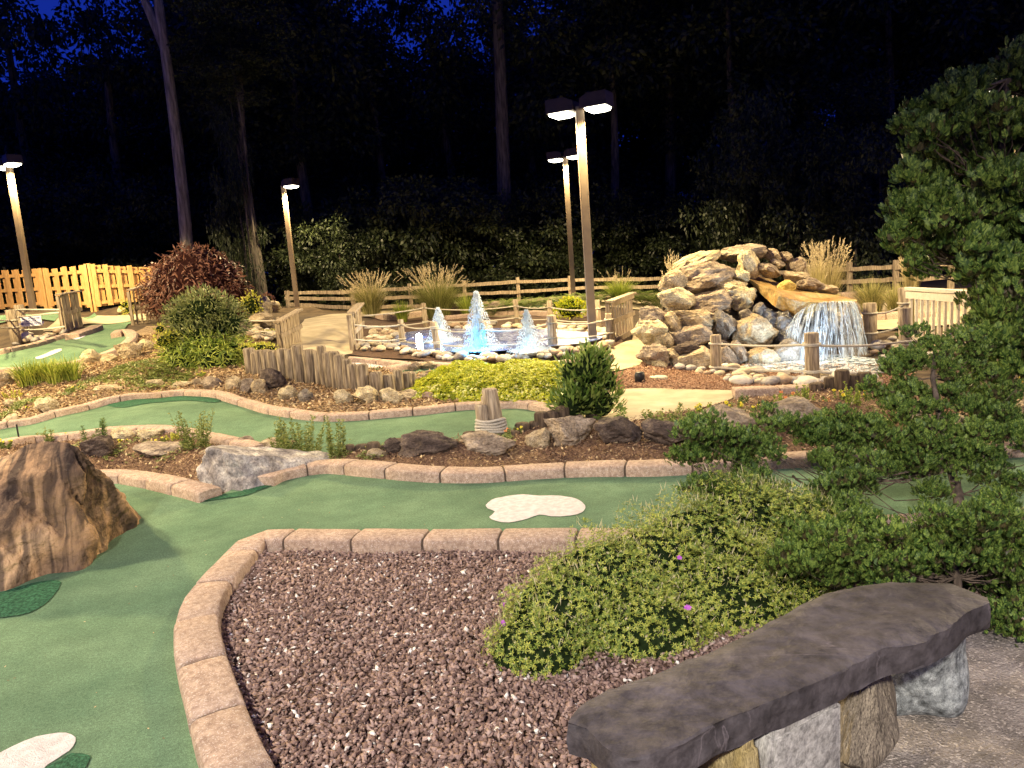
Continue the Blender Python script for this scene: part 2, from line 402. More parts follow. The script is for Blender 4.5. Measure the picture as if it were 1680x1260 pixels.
K8a = line_px([(572,585),(600,587),(630,590),(665,594)])
K8b = line_px([(634,603),(655,597),(680,594),(710,594),(740,596),(775,599),(815,599),(850,597),(900,593),(940,588),(1000,580)])
K9 = line_px([(1203,639),(1250,637),(1300,635),(1345,633)])
K10 = line_px([(855,506),(880,507),(920,508)])
kerb(K1, 'pinkish cast kerb curving round the brown gravel bed in the foreground')
kerb(K2, 'pinkish cast kerb along the far side of the nearest green')
kerb(K3, 'short cast kerb between the striped boulder and the white granite rock')
kerb(K4, 'long winding tan kerb on the far edge of the middle green', w=.17, h=.085)
kerb(K5, 'tan kerb on the near edge of the middle green behind the striped boulder', w=.17, h=.085)
kerb(K6, 'tan kerb with a curled end round the upper left green', w=.2, h=.12)
kerb(K7, 'straight tan kerb beside river stones on the upper left green')
kerb(K8a, 'short tan kerb beside the bridge end of the log palisade', w=.17, h=.085)
kerb(K8b, 'tan kerb running in front of the fountain pond', w=.17, h=.085)
kerb(K9, 'short kerb in front of the river stones under the waterfall', h=.1)

# fairways
def seg(L, a=0, b=None): return L[a:b]
fw1 = K1 + [(K2[-1][0], K2[-1][1])] + K2[::-1] + [xy(420,800), xy(380,806)] + K3[::-1] + [xy(-120,830), xy(-300,1000), xy(-500,1250), (-3.2,1.0), (-1.2,.6)]
sheet('turf_near', fw1, TURF, .012, step=.14)
fw2 = K4 + [xy(950,698), xy(900,704), xy(870,708), xy(780,722), xy(700,734), xy(640,746), xy(560,750), xy(450,742)] + K5[::-1]
sheet('turf_middle', fw2, TURF, .012, step=.14)
fw3 = K6 + [xy(205,540), xy(217,530), xy(215,527), xy(155,533)] + K7[::-1]
sheet('turf_upper_left', fw3, TURF, .012, step=.16)
fw4 = [xy(590,592), xy(640,596), xy(640,612), xy(900,620), xy(1010,605), xy(1010,580)] + K8b[::-1][3:-1] + [xy(600,592)]
fw4 = K8b + [xy(1010,600), xy(900,615), xy(760,612), xy(650,612)]
sheet('turf_pond_front', fw4, TURF, .012, step=.14)
sheet('turf_palisade', K8a + [xy(660,602), xy(640,610), xy(600,612), xy(574,600)], TURF, .008, step=.1)
sheet('turf_pond_back', [xy(820,508), xy(960,505), xy(960,518), xy(830,520)], TURF, .02, step=.3)
sheet('turf_far_left', [xy(-60,528), xy(60,518), xy(110,513), xy(155,514), xy(160,520), xy(90,528), xy(-60,545)], TURF, .02, step=.3)

# paths
sheet('path_waterfall', [xy(845,652), xy(905,650), xy(1000,647), xy(1015,641), xy(1110,640), xy(1200,643), xy(1203,655), xy(1190,662), xy(1150,672), xy(1090,686), xy(1000,700), xy(935,700), xy(920,672), xy(885,662)], PATH, .02, step=.14)
sheet('path_rockery', [xy(1000,612), xy(1000,575), xy(1035,560), xy(1040,540), xy(1052,520), xy(1100,515), xy(1110,560), xy(1060,580), xy(1050,600)], PATH, .02, step=.2)
sheet('path_bridge', [xy(462,586), xy(480,560), xy(488,540), xy(500,525), xy(540,517), xy(575,515), xy(585,525), xy(583,560), xy(578,582), xy(560,592), xy(520,590)], PATH, .02, step=.2)
sheet('path_upper_left', [xy(90,530), xy(160,519), xy(240,515), xy(250,526), xy(218,527), xy(155,532), xy(110,545), xy(70,545)], PATH, .025, step=.3)
sheet('path_back_right', [xy(1330,520), xy(1330,488), xy(1500,482), xy(1700,476), xy(1700,520), xy(1500,540), xy(1400,545)], PATH, .03, step=.4)
sheet('path_pond_back', [xy(585,520), xy(620,508), xy(740,500), xy(830,500), xy(1040,492), xy(1090,500), xy(1085,515), xy(1000,505), xy(840,522), xy(700,520)], PATH, .02, step=.4)

# patio under the bench
patio = [(-.1,.2), xy(1170,1330), xy(1330,1150), xy(1450,1080), xy(1560,1045), xy(1760,1010), (6,2.6), (6,-3), (-.1,-3)]
sheet('patio', patio, CONC, .015, step=.2)

# beds
bedA = K3 + [xy(345,800), xy(430,785)] + K2[3:] + [xy(1900,690), xy(1600,660), xy(1450,650), xy(1340,632), xy(1203,657), xy(1150,672), xy(1000,694), xy(920,697), xy(870,700), xy(780,714), xy(700,725), xy(640,740), xy(560,744), xy(430,735)] + K5[::-1] + [xy(-160,760), xy(-160,800)]
sheet('bed_middle', bedA, MULCH, .002, step=.1, mound=.05, nz=.05)
bedB = K4[:] + [xy(945,682), xy(900,660)] 
bedB = K4 + [xy(900,640), xy(900,606), xy(700,612), xy(600,600), xy(470,592), xy(440,560), xy(420,545), xy(330,540), xy(240,535), xy(218,545)] + K6[::-1][3:] 
sheet('bed_upper', bedB, LITTER, .0, step=.14, mound=.03, nz=.06)
bedC = [xy(1005,640), xy(1000,618), xy(1050,600), xy(1070,590), xy(1200,600), xy(1500,600), xy(1500,640), xy(1340,636), xy(1200,642)]
sheet('bed_waterfall', bedC, mat('red_mulch', (.13,.06,.035), (.32,.19,.12), scale=70, rough=.95, bump=1, bscale=120), .012, step=.12, nz=.02)
sheet('bed_pond', [xy(572,583), xy(585,560), xy(600,530), xy(640,512), xy(760,505), xy(1000,515), xy(1035,540), xy(1020,565), xy(1000,577), xy(940,586), xy(850,595), xy(780,598), xy(690,592), xy(640,589)], SOIL, .014, step=.2, nz=.02)
# gravel bed base
gb = [tuple(p) for p in K1 if True] + [(6, 3.4), (6, 2.55), xy(1760,1010), xy(1560,1045), xy(1450,1080), xy(1330,1150), xy(1170,1330), (-.1,.2)]
sheet('gravel_soil', gb, SOIL, .0, step=.14)

# ------------------------------------------------------------ lamps
LAMPM = mat('lamp_bronze', (.035,.022,.016), (.05,.03,.022), scale=10, rough=.45, metal=.3, spec=.5)
POLEM = mat('pole_tan', (.17,.125,.085), (.21,.155,.10), scale=6, rough=.5, spec=.4)
LENS = emit('lamp_lens', (1, .93, .72), 14)
def area(name, loc, size, power, col=(1,.80,.52), parent=None, direc=(0,0,-1), spread=170):
    l = bpy.data.lights.new(name, 'AREA'); l.shape = 'RECTANGLE'; l.size = size[0]; l.size_y = size[1]; l.energy = power; l.color = col; l.spread = R(spread)
    o = bpy.data.objects.new(name, l); COL.objects.link(o); o.location = loc
    o.rotation_euler = Vector(direc).to_track_quat('-Z', 'Y').to_euler()
    if parent is not None: o.parent = parent
    return o
def spot(name, loc, power, col, parent=None, ang=156, size=.16):
    l = bpy.data.lights.new(name, 'SPOT'); l.energy = power; l.color = col; l.spot_size = R(ang); l.spot_blend = .22; l.shadow_soft_size = size
    o = bpy.data.objects.new(name, l); COL.objects.link(o); o.location = loc
    if parent is not None: o.parent = parent
    return o
def lamp_post(base, h, heads, label, power=300, w=.13, col=(1,.78,.50), spread=160):
    e = empty('lamp_post', base, 0, label, 'street lamp', 'square bronze lamp posts')
    b = MB(); b.box((0,0,h/2 - .1), (w, w, h + .2)); b.build('pole', POLEM, e, bevel=.008)
    for ang in heads:
        r = MB(); c = Vector((math.cos(ang), math.sin(ang), 0)); n = Vector((-c.y, c.x, 0))
        L, Wd, Hh = .45, .36, .20
        o = c * (w / 2 - .01)
        V = []
        for (t, z0, z1, ww) in ((0, h - .06, h + .09, Wd * .8), (.14, h - .06, h + .15, Wd), (L, h - .06, h + .15, Wd)):
            for s in (-1, 1):
                V.append(o + c * t + n * s * ww / 2 + Vector((0,0,z0))); V.append(o + c * t + n * s * ww / 2 + Vector((0,0,z1)))
        F = [(0,1,3,2)[::-1],(8,9,11,10)]
        for i in (0, 4): F += [(i,i+4,i+5,i+1),(i+2,i+3,i+7,i+6),(i+1,i+5,i+7,i+3),(i,i+2,i+6,i+4)]
        r.add(V, F); hd = r.build('lamp_head', LAMPM, e)
        q = MB(); 
        lc = o + c * (L * .56)
        # drop lens, bulging slightly below the housing
        pts = []
        for i, (s, z) in enumerate(((1, -.061), (.92, -.10), (.6, -.125))):
            for sx, sy in ((-1,-1),(1,-1),(1,1),(-1,1)): pts.append(lc + c * sx * .17 * s + n * sy * .15 * s + Vector((0,0,h + z)))
        fs = [(8,11,10,9)]
        for i in (0, 4):
            for k in range(4): fs.append((i+k, i+4+k, i+4+(k+1)%4, i+(k+1)%4))
        q.add(pts, fs); q.build('lens', LENS, hd)
        spot('lamp_or_fill_light', Vector(lc) + Vector((0,0,h - .29)), power, col, e)
    return e
pA = Y(972, 13.0); pA = P(973, 566); pA.z = T1(pA.x, pA.y)
hA = H(pA, 940, 176)
lamp_post(pA, hA, (R(-28), R(152)), 'tall double headed lamp post rising beside the fountain pond, nearer of the two double ones', 1500, col=(1,.76,.38))
pB = Y(940, 22)
lamp_post(pB, H(pB, 925, 256), (R(-35), R(145)), 'double headed lamp post standing farther back behind the fountain pond', 1500, col=(1,.76,.38))
pC = Y(484, 23.5)
lamp_post(pC, H(pC, 462, 304), (R(-25),), 'single headed lamp post by the split rail fence beside the purple maple', 1900, col=(1,.76,.38))
pD = Y(48, 20)
lamp_post(pD, H(pD, 14, 268), (R(-40), R(140)), 'lamp post in front of the yellow board fence at the left edge', 1700, col=(1,.76,.38))
pE = Vector((at_y(1665, 145, 13.5)[0], 13.5, 0)); pE.z = T1(pE.x, pE.y)
lamp_post(pE, at_y(1665,145,13.5)[2] - pE.z + .05, (R(200),), 'lamp glowing through the top of the tall cypress at the right edge', 1700, col=(1,.76,.38))
# unseen lights off frame, no posts: lamps read from shadows, then added fill
spot('lamp_or_fill_light', (-6.2, 5.2, 4.5), 2000, (1,.80,.52), size=.22)
spot('lamp_or_fill_light', (-1.6, -4.2, 5.2), 4600, (1,.91,.80), size=.22)
spot('lamp_or_fill_light', (5.5, -1.0, 4.8), 700, (1,.85,.66), size=.22)  # added to raise the overall brightness, no lamp known there
spot('lamp_or_fill_light', (-10.5, 11.0, 5.4), 6200, (1,.76,.38), size=.22)  # unseen warm light added as fill for the middle green and left bed
spot('lamp_or_fill_light', (9.2, 9.0, 4.8), 2600, (1,.77,.42), size=.22)  # unseen warm fill put in to brighten the rockery side
# ============================================================ STONES
def stone_mat(name, c1, c2, c3, scale=3, streak=None, bump=1.2, spec=.2):
    if name in MATS: return MATS[name]
    return mottle(mat(name, c1, c2, scale=scale, rough=.85, bump=bump*1.6, bscale=9, c3=c3, detail=12, stretch=streak, spec=spec, lo=.3, hi=.68), scale * 7, .45, 1.3)
ST_TAN = stone_mat('tan_stone', (.22,.16,.09), (.56,.46,.31), (.40,.32,.20))
ST_TAN2 = stone_mat('brown_stone', (.15,.11,.08), (.44,.36,.27), (.29,.23,.165))
ST_PALE = stone_mat('pale_stone', (.30,.24,.14), (.70,.61,.40), (.52,.43,.26))
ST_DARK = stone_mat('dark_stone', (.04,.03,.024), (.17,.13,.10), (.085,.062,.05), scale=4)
ST_GREY = stone_mat('grey_stone', (.12,.105,.085), (.36,.32,.26), (.22,.19,.155))
ST_WET = stone_mat('wet_stone', (.03,.03,.03), (.26,.24,.22), (.11,.10,.09), spec=.6)
ST_WET.node_tree.nodes['Principled BSDF'].inputs['Roughness'].default_value = .35
GRAN = stone_mat('white_granite', (.10,.09,.095), (.62,.58,.50), (.33,.30,.27), scale=7, bump=1)
def stone_mesh(seed, sub=4, planes=12, rough=.05, lo=.55, hi=.86, roundish=False):
    rnd = random.Random(seed); bm = bmesh.new(); bmesh.ops.create_icosphere(bm, subdivisions=sub, radius=1)
    P_ = []
    for _ in range(planes):
        n = Vector((rnd.gauss(0,1), rnd.gauss(0,1), rnd.gauss(0,1))).normalized(); P_.append((n, rnd.uniform(lo, hi)))
    off = Vector((rnd.random()*50, rnd.random()*50, rnd.random()*50))
    for v in bm.verts:
        co = v.co.copy()
        if not roundish:
            for n, d in P_:
                k = co.dot(n) - d
                if k > 0: co -= n * k
        co *= 1 + .12 * noise.noise(co * 1.3 + off)
        co += co.normalized() * rough * (noise.fractal(co * 2.6 + off, .8, 2.2, 5) - .35 * max(0, .12 - abs(noise.noise(co * 2.2 + off * 1.7))) / .12 * 1.0 if not roundish else noise.noise(co * 1.5 + off) * .6)
        v.co = co
    lo_ = Vector([min(v.co[i] for v in bm.verts) for i in range(3)]); hi_ = Vector([max(v.co[i] for v in bm.verts) for i in range(3)])
    for v in bm.verts: v.co = Vector([(v.co[i] - lo_[i]) / (hi_[i] - lo_[i]) - (.5 if i < 2 else 0) for i in range(3)])
    me = bpy.data.meshes.new('stone'); bm.to_mesh(me); bm.free(); me.shade_smooth()
    try: me.set_sharp_from_angle(angle=R(38)) if sub >= 4 and not roundish else None
    except Exception: pass
    return me
RM = [stone_mesh(100 + i, 5, 11 + i % 5, .10) for i in range(9)]
RM3 = [stone_mesh(200 + i, 4, 10, .10) for i in range(6)]
PEB = [stone_mesh(300 + i, 2, 0, .12, roundish=True) for i in range(6)]
_mv = {}
def stone(name, base, m, loc, dim, rz=0, tilt=(0,0), label=None, cat='rock', group=None):
    k = (base.name, m.name)
    if k not in _mv:
        c = base.copy(); c.materials.clear(); c.materials.append(m); _mv[k] = c
    o = bpy.data.objects.new(name, _mv[k]); COL.objects.link(o); o.location = loc; o.scale = dim
    o.rotation_euler = (tilt[0], tilt[1], rz); return tag(o, label, cat, group)
def rock_at(px, py, w, h, m, label, v=0, rz=0, depth=.8, sink=.1, dy=0, tilt=(0,0), fine=True, group=None):
    p = G(px, py); s = scale_at(p); W_ = w * s; Hh = h * s / .9
    c = Vector((p.x, p.y + W_ * depth * .4 + dy, 0)); c.x *= c.y / p.y
    c.z = T1(c.x, c.y) - Hh * sink
    c.z = min(c.z, p.z + .03) if dy == 0 else c.z
    return stone('rock', (RM if fine else RM3)[v % (9 if fine else 6)], m, c, (W_ * 1.05, W_ * depth, Hh * (1 + sink)), rz, tilt, label, 'rock', group)

# --- big striped boulder, built from its own outline
def big_boulder():
    base = [P(x, y) for x, y in [(-170,985),(-80,985),(0,974),(50,956),(95,944),(135,937),(152,925),(178,896),(205,876),(233,861)]]
    base += [Vector((base[-1].x - .25, base[-1].y + .35, 0)), Vector((base[-1].x - .7, base[-1].y + .75, 0)), Vector((base[-1].x - 1.5, base[-1].y + .9, 0)), Vector((base[0].x - .2, base[0].y + .6, 0))]
    rid = [Vector(at_y(x, y, 4.55)) for x, y in [(-160,800),(-90,770),(-20,752),(20,738),(45,724),(75,719),(105,722),(125,731),(134,739),(140,748),(128,742),(90,730),(0,750),(-140,790)]]
    B_ = smooth_line([Vector((p.x, p.y, 0)) for p in base + base[:1]], .03)[:-1]; Rg = []
    n = len(B_); cl = [0]
    for i in range(n): cl.append(cl[-1] + (B_[(i+1)%n] - B_[i]).length)
    # ridge point for each base point through the matching control index
    ctl = []; 
    for p in base: ctl.append(min(range(n), key=lambda i: (B_[i] - Vector((p.x, p.y, 0))).length))
    xs = ctl + [n]; ctl_r = rid + rid[:1]
    for i in range(n): Rg.append(Vector([float(np.interp(i, xs, [q[k] for q in ctl_r])) for k in range(3)]))
    nt_ = 70; V, F = [], []; off = Vector((3, 9, 4))
    cx = sum((p for p in Rg), Vector()) / n
    for j in range(nt_ + 1):
        t = j / nt_
        for i in range(n):
            b, r = B_[i], Rg[i]; p = b.lerp(r, t); bul = math.sin(math.pi * min(1, t)) ** .8
            out = Vector((b.x - cx.x, b.y - cx.y, 0)); out.normalize(); front = max(0, -out.y)
            p += out * (.10 * bul * front) ; p.z += .05 * bul
            u = i * .03 * 1.0 + t * .55
            w = noise.noise(Vector((u * .8, t * .9, 2))) * 1.6
            rib = abs(math.sin(u * 11 + w)); amp = .075 * math.sin(math.pi * min(1, t * .9 + .06)) * (1 if front > .1 else .3)
            q = p + out * (amp * (rib ** .5 - .6))
            low = max(0, min(1, (.30 - t) * 5)) * max(0, min(1, (b.x - base[3].x) * 2.5))
            q += (out + Vector((0,0,.3))) * (.045 * noise.fractal(p * 4 + off, .9, 2.1, 7) + .10 * low * (abs(noise.noise(p * 5.5 + off)) ** .8 - .12))
            V.append(q)
    for j in range(nt_):
        for i in range(n): F.append((j*n+i, j*n+(i+1)%n, (j+1)*n+(i+1)%n, (j+1)*n+i))
    V = [Vector(v) + Vector((.55, -4.4, 0)) * 0 for v in V]; c = Vector((B_[0].x, B_[0].y, 0)); V = [v - c for v in V]
    me = bpy.data.meshes.new('striped_boulder'); me.from_pydata([tuple(v) for v in V], [], F); bm = bmesh.new(); bm.from_mesh(me)
    bmesh.ops.remove_doubles(bm, verts=bm.verts, dist=.001); bmesh.ops.recalc_face_normals(bm, faces=bm.faces)
    for f in bm.faces: f.smooth = True
    bm.to_mesh(me); bm.free()
    m = mat('striped_rock', (.10,.072,.055), (.38,.28,.185), scale=2.6, rough=.8, bump=1.8, bscale=22, c3=(.24,.165,.10), detail=12, spec=.25)
    n = m.node_tree; mp = n.nodes['Mapping']; b = n.nodes['Principled BSDF']; src = b.inputs['Base Color'].links[0].from_socket
    # slanted mineral bands: stretched noise
    mp2 = n.nodes.new('ShaderNodeMapping'); mp2.inputs['Rotation'].default_value = (0, R(-23), 0); mp2.inputs['Scale'].default_value = (15, 5, 1.1)
    n.links.new(n.nodes['Texture Coordinate'].outputs['Object'], mp2.inputs[0])
    w = n.nodes.new('ShaderNodeTexNoise'); w.inputs['Scale'].default_value = 1.3; w.inputs['Detail'].default_value = 9; w.inputs['Distortion'].default_value = .6
    n.links.new(mp2.outputs[0], w.inputs[0])
    r = n.nodes.new('ShaderNodeValToRGB'); r.color_ramp.elements[0].position = .42; r.color_ramp.elements[0].color = (.36,.32,.31,1)
    r.color_ramp.elements[1].position = .60; r.color_ramp.elements[1].color = (1.6,1.4,1.15,1)
    n.links.new(w.outputs[0], r.inputs[0])
    mx = n.nodes.new('ShaderNodeMix'); mx.data_type = 'RGBA'; mx.blend_type = 'MULTIPLY'; mx.inputs[0].default_value = .9
    n.links.new(src, mx.inputs[6]); n.links.new(r.outputs[0], mx.inputs[7]); n.links.new(mx.outputs[2], b.inputs['Base Color'])
    me.materials.append(m)
    o = bpy.data.objects.new('striped_boulder', me); COL.objects.link(o); o.location = (c.x, c.y, -.02)
    tag(o, 'huge brown boulder with slanting stripes standing on the turf at the left', 'boulder')
big_boulder()
rock_at(168, 772, 62, 38, ST_DARK, 'dark brown rock poking out right behind the striped boulder', 3, rz=1, dy=.2)
def granite():
    # long wedge-shaped rock bridging the gap between two kerbs
    pts = [(350,741,.30),(348,765,.1),(372,805,.0)]
    a = P(372, 806); b = P(505, 748, .12)
    bm = bmesh.new(); bmesh.ops.create_icosphere(bm, subdivisions=6, radius=1); off = Vector((7,1,3))
    ns = [(Vector((0,-.75,.5)).normalized(), .55), (Vector((-.9,-.3,.1)).normalized(), .8), (Vector((.2,-.1,1)).normalized(), .55), (Vector((.6,-.3,.7)).normalized(), .75), (Vector((.2,-.9,-.3)).normalized(), .7)]
    for v in bm.verts:
        co = v.co * 1.2
        for n, d in ns:
            k = co.dot(n) - d
            if k > 0: co -= n * k * .95
        t = (co.x + 1) / 2; co.z *= 1 - .62 * max(0, t - .12); co.y *= 1 - .45 * t
        co += co.normalized() * .07 * noise.fractal(co * 2.8 + off, .9, 2.1, 6)
        v.co = Vector((co.x * .52, co.y * .34, co.z * .36))
    me = bpy.data.meshes.new('granite_rock')
    for f in bm.faces: f.smooth = True
    bm.to_mesh(me); bm.free(); me.materials.append(GRAN)
    o = bpy.data.objects.new('granite_rock', me); COL.objects.link(o); o.location = ((a.x + b.x) / 2 - .0, (a.y + b.y) / 2 + .06, .06)
    o.rotation_euler = (0, R(2), math.atan2(b.y - a.y, b.x - a.x) + R(-8)); tag(o, 'white and grey speckled granite rock wedged between two kerbs at the near green', 'rock')
granite()
for i, (px, py, w, h, m, v, lab) in enumerate([
    (705,757,100,40,ST_DARK,0,'large dark pitted rock below the rope bound bollards, left one'),
    (650,748,36,26,ST_DARK,1,'small dark rock at the left end of the large pitted rock'),
    (800,754,100,34,ST_TAN2,2,'flat layered brown rock right in front of the bollards'),
    (935,742,82,46,ST_TAN2,3,'rounded brown rock in front of the glossy leaved shrub'),
    (885,744,44,34,ST_TAN,4,'small upright tan rock left of the rounded brown rock'),
    (1015,741,82,46,ST_DARK,5,'dark purple rock between the glossy shrub and the cypress'),
    (1100,741,90,44,ST_DARK,6,'wide dark rock beside the left tip of the cypress'),
    (1190,728,110,50,ST_TAN2,7,'big pinkish brown rock behind the left cypress branches'),
    (1290,716,100,50,ST_TAN2,8,'brown rock behind the middle cypress branches'),
    (1560,722,70,34,ST_PALE,1,'pink pale rock seen through the cypress branches'),
    (1500,700,60,24,ST_PALE,2,'small pale rock seen higher through the cypress'),
    (1655,700,70,36,ST_TAN,4,'tan rock at the right edge behind the cypress'),
    (455,744,60,20,ST_TAN,2,'low tan rock lying behind the granite rock'),
    (405,735,30,18,ST_TAN2,3,'small brown rock at the kerb end behind the granite rock'),
    (345,756,34,20,ST_TAN,5,'tan rock touching the left of the granite rock'),
    (270,756,90,22,ST_TAN2,6,'long low brown rock behind the short kerb'),
    (205,727,46,20,ST_PALE,0,'pale rock beside the small conifer seedling'),
    (245,727,46,18,ST_PALE,3,'pale flat rock inside the bend of the kerb'),
    (300,742,34,14,ST_PALE,5,'small pale rock under the left weedy sprig'),
    (620,755,34,16,ST_TAN,7,'small tan stone left of the small dark rock'),
    # upper edge of the middle green
    (75,683,42,26,ST_PALE,1,'broad pale rock on the litter left of the winding kerb'),
    (20,700,30,18,ST_PALE,4,'small pale rock on the litter at the left edge'),
    (25,632,34,22,ST_PALE,6,'pale rock left of the ornamental grass clump'),
    (5,640,34,24,ST_TAN,2,'tan rock at the left edge below the grass clump'),
    (20,668,22,12,ST_PALE,7,'little pale stone between grass clump and kerb'),
    (152,600,36,24,ST_PALE,5,'pointed pale rock right of the grass clump'),
    (180,597,28,14,ST_PALE,0,'low pale stone right of the pointed pale rock'),
    (215,592,44,26,ST_TAN,3,'pinkish rock below the curled kerb end'),
    (243,578,28,18,ST_PALE,7,'pale rock above the pinkish rock near the bushy shrub'),
    (180,645,60,10,ST_TAN,2,'flat tan rock along the kerb under the litter'),
    (255,637,30,12,ST_PALE,8,'small pale rock along the top of the winding kerb'),
    (300,638,36,10,ST_PALE,6,'long flat pale rock along the top of the winding kerb'),
    (325,634,18,12,ST_TAN,2,'smallest stone in front of the bushy shrub'),
    (352,640,36,20,ST_TAN2,1,'reddish rock in front of the bushy shrub'),
    (385,643,26,22,ST_TAN,4,'tan rock right of the reddish rock below the palisade'),
    (408,647,28,22,ST_TAN2,6,'brown rock in the row below the palisade'),
    (428,650,26,24,ST_TAN,8,'yellow rock in the row below the palisade'),
    (450,642,46,30,ST_DARK,0,'dark rock standing back in the row below the palisade'),
    (474,660,32,24,ST_PALE,3,'pale blocky rock below the palisade, left of the split one'),
    (503,662,26,22,ST_GREY,5,'grey split rock below the palisade'),
    (565,666,32,24,ST_PALE,7,'pale split rock left of the two largest pale rocks'),
    (600,667,44,28,ST_PALE,1,'large pale rock below the right end of the palisade'),
    (643,666,44,26,ST_PALE,2,'large smooth pale rock below the right end of the palisade'),
    (671,662,34,20,ST_TAN,4,'tan wedge rock left of the yellow sedum'),
    (702,660,26,15,mat('pink_stone', (.34,.22,.17), (.5,.36,.28), scale=5, rough=.85, bump=1, bscale=20),6,'pink block at the front left corner of the yellow sedum'),
    (680,610,22,14,ST_TAN2,5,'brown rock inside the curl of the palisade'),
    (705,607,30,12,ST_TAN,3,'tan rock at the end of the palisade curl'),
    (752,520,40,22,ST_TAN2,2,'brown rock behind the left fountain jet'),
    (815,519,44,22,ST_TAN2,7,'square pinkish rock behind the tallest fountain jet'),
    (435,520,26,30,ST_PALE,4,'pale rock beside the yellow shrub near the purple maple'),
    (447,512,30,16,ST_PALE,8,'square pale block right of the purple maple'),
    (428,538,44,22,ST_TAN,1,'tan rock on the stream bank by the bridge'),
    (203,515,18,10,ST_PALE,0,'pale stone under the yellow fence gate post'),
    (1305,855,30,18,ST_TAN2,5,'pinkish stone at the foot of the cypress branches'),
    ]):
    rock_at(px, py, w, h, m, lab, v, rz=random.uniform(-.5,.5), fine=(w > 40), group=None)

# --- waterfall rockery
RK = [(400,165,320,110,-22,'long flat slab at the top left of the waterfall rockery',0,ST_TAN),(700,112,320,105,-4,'topmost long slab crowning the waterfall rockery',1,ST_TAN2),
(930,120,120,80,10,'small rock right of the topmost slab',2,ST_TAN),(1020,135,100,65,10,'flat rock at the upper right of the rockery crown',3,ST_TAN2),
(1095,190,100,100,0,'rounded rock at the right shoulder of the rockery crown',4,ST_TAN2),(760,195,150,190,5,'upright rounded rock beside the spring at the top of the waterfall',5,ST_PALE),
(965,185,90,75,0,'small rock behind the spring of the waterfall',6,ST_TAN2),(890,225,180,80,28,'slanting slab arching over the spring of the waterfall',7,ST_TAN2),
(230,310,170,150,0,'blocky rock at the left shoulder of the rockery',8,ST_TAN),(480,265,360,190,-8,'biggest block in the upper left of the rockery',0,ST_TAN2),
(675,270,150,85,0,'small loaf shaped rock in the middle of the rockery, upper of two',1,ST_PALE),(640,342,205,95,-10,'pale flat rock below the small loaf shaped rock',2,ST_PALE),
(715,430,225,150,-4,'pale oval block left of the orange spillway slab',3,ST_PALE),(500,448,300,160,5,'large brown rounded block at the centre of the rockery',4,ST_TAN2),
(265,432,240,150,-3,'pale angular block under the left shoulder of the rockery',5,ST_PALE),(1095,268,170,80,-5,'flat rock on the right slope above the spillway',6,ST_TAN),
(1180,322,180,90,10,'pinkish flat rock at the right end above the spillway',7,ST_TAN2),(1010,350,120,95,-10,'yellow stained rock standing in the spillway stream',8,mat('yellow_stone',(.42,.27,.05),(.66,.50,.16),scale=4,rough=.7,bump=1,bscale=20)),
(100,545,190,130,0,'dark pink rock at the far left of the rockery',0,ST_TAN2),(75,665,220,165,5,'big pale angular rock at the far left of the rockery',1,ST_PALE),
(232,595,120,150,0,'upright pale rock in the lower left of the rockery',2,ST_TAN),(415,575,330,130,5,'long pale slab across the lower left of the rockery',3,ST_TAN),
(365,685,285,160,3,'big brown rounded block behind the left rope post',4,ST_TAN2),(198,712,80,95,0,'small oval tan rock in the lower left of the rockery',5,ST_TAN),
(610,610,150,200,0,'grey shaded upright block in the middle of the rockery',6,ST_GREY),(810,655,280,220,12,'big tan slab left of the falling water',7,ST_TAN),
(830,502,90,95,0,'small grey rock under the spillway slab',8,ST_GREY),(900,545,110,100,0,'dark wet rock under the spillway slab',0,ST_WET),
(95,825,200,150,0,'brown rock in the bottom left corner of the rockery',1,ST_TAN2),(228,805,100,70,0,'small pale wedge near the bottom left of the rockery',2,ST_TAN),
(148,890,110,80,0,'small pale rock on the mulch at the foot of the rockery',3,ST_PALE),(375,855,280,165,0,'wide tan rock at the foot of the rockery left of the rope post',4,ST_TAN),
(600,850,150,170,0,'brown rock just right of the left rope post',5,ST_TAN2),(700,815,150,160,20,'dark slanting rock behind the lower rope',6,ST_TAN2),
(865,845,240,160,8,'tan and grey slanting rock at the waters edge',7,ST_TAN),(1020,815,220,180,-20,'grey slanting slab beside the falling water',8,ST_GREY),
(1050,640,190,190,0,'wet dark rock at the left edge of the waterfall',0,ST_WET),(1165,580,150,130,0,'wet rock showing through the waterfall',1,ST_WET),
(1490,590,140,230,8,'tall pinkish rock at the right edge of the waterfall',2,ST_TAN2),(1240,760,240,230,0,'wet rock behind the lower waterfall',3,ST_WET),
(990,590,150,170,0,'grey rock between tan slab and waterfall',4,ST_WET),(745,545,100,90,0,'small dark rock in a gap at the rockery centre',5,ST_GREY),
(1350,640,300,330,0,'big grey rock face behind the waterfall',6,ST_WET),(560,750,160,90,0,'shaded rock above the left rope post',7,ST_DARK),(320,770,180,80,0,'thin dark rock between two big blocks of the rockery',8,ST_DARK),
(1290,360,150,60,5,'flat rock at the back of the spillway',1,ST_TAN)]
RKY0 = G(1170, 612).y
def rk_depth(Yz): return RKY0 + .35 + max(0, (860 - Yz)) / 860 * 2.0
_rot = random.Random(5)
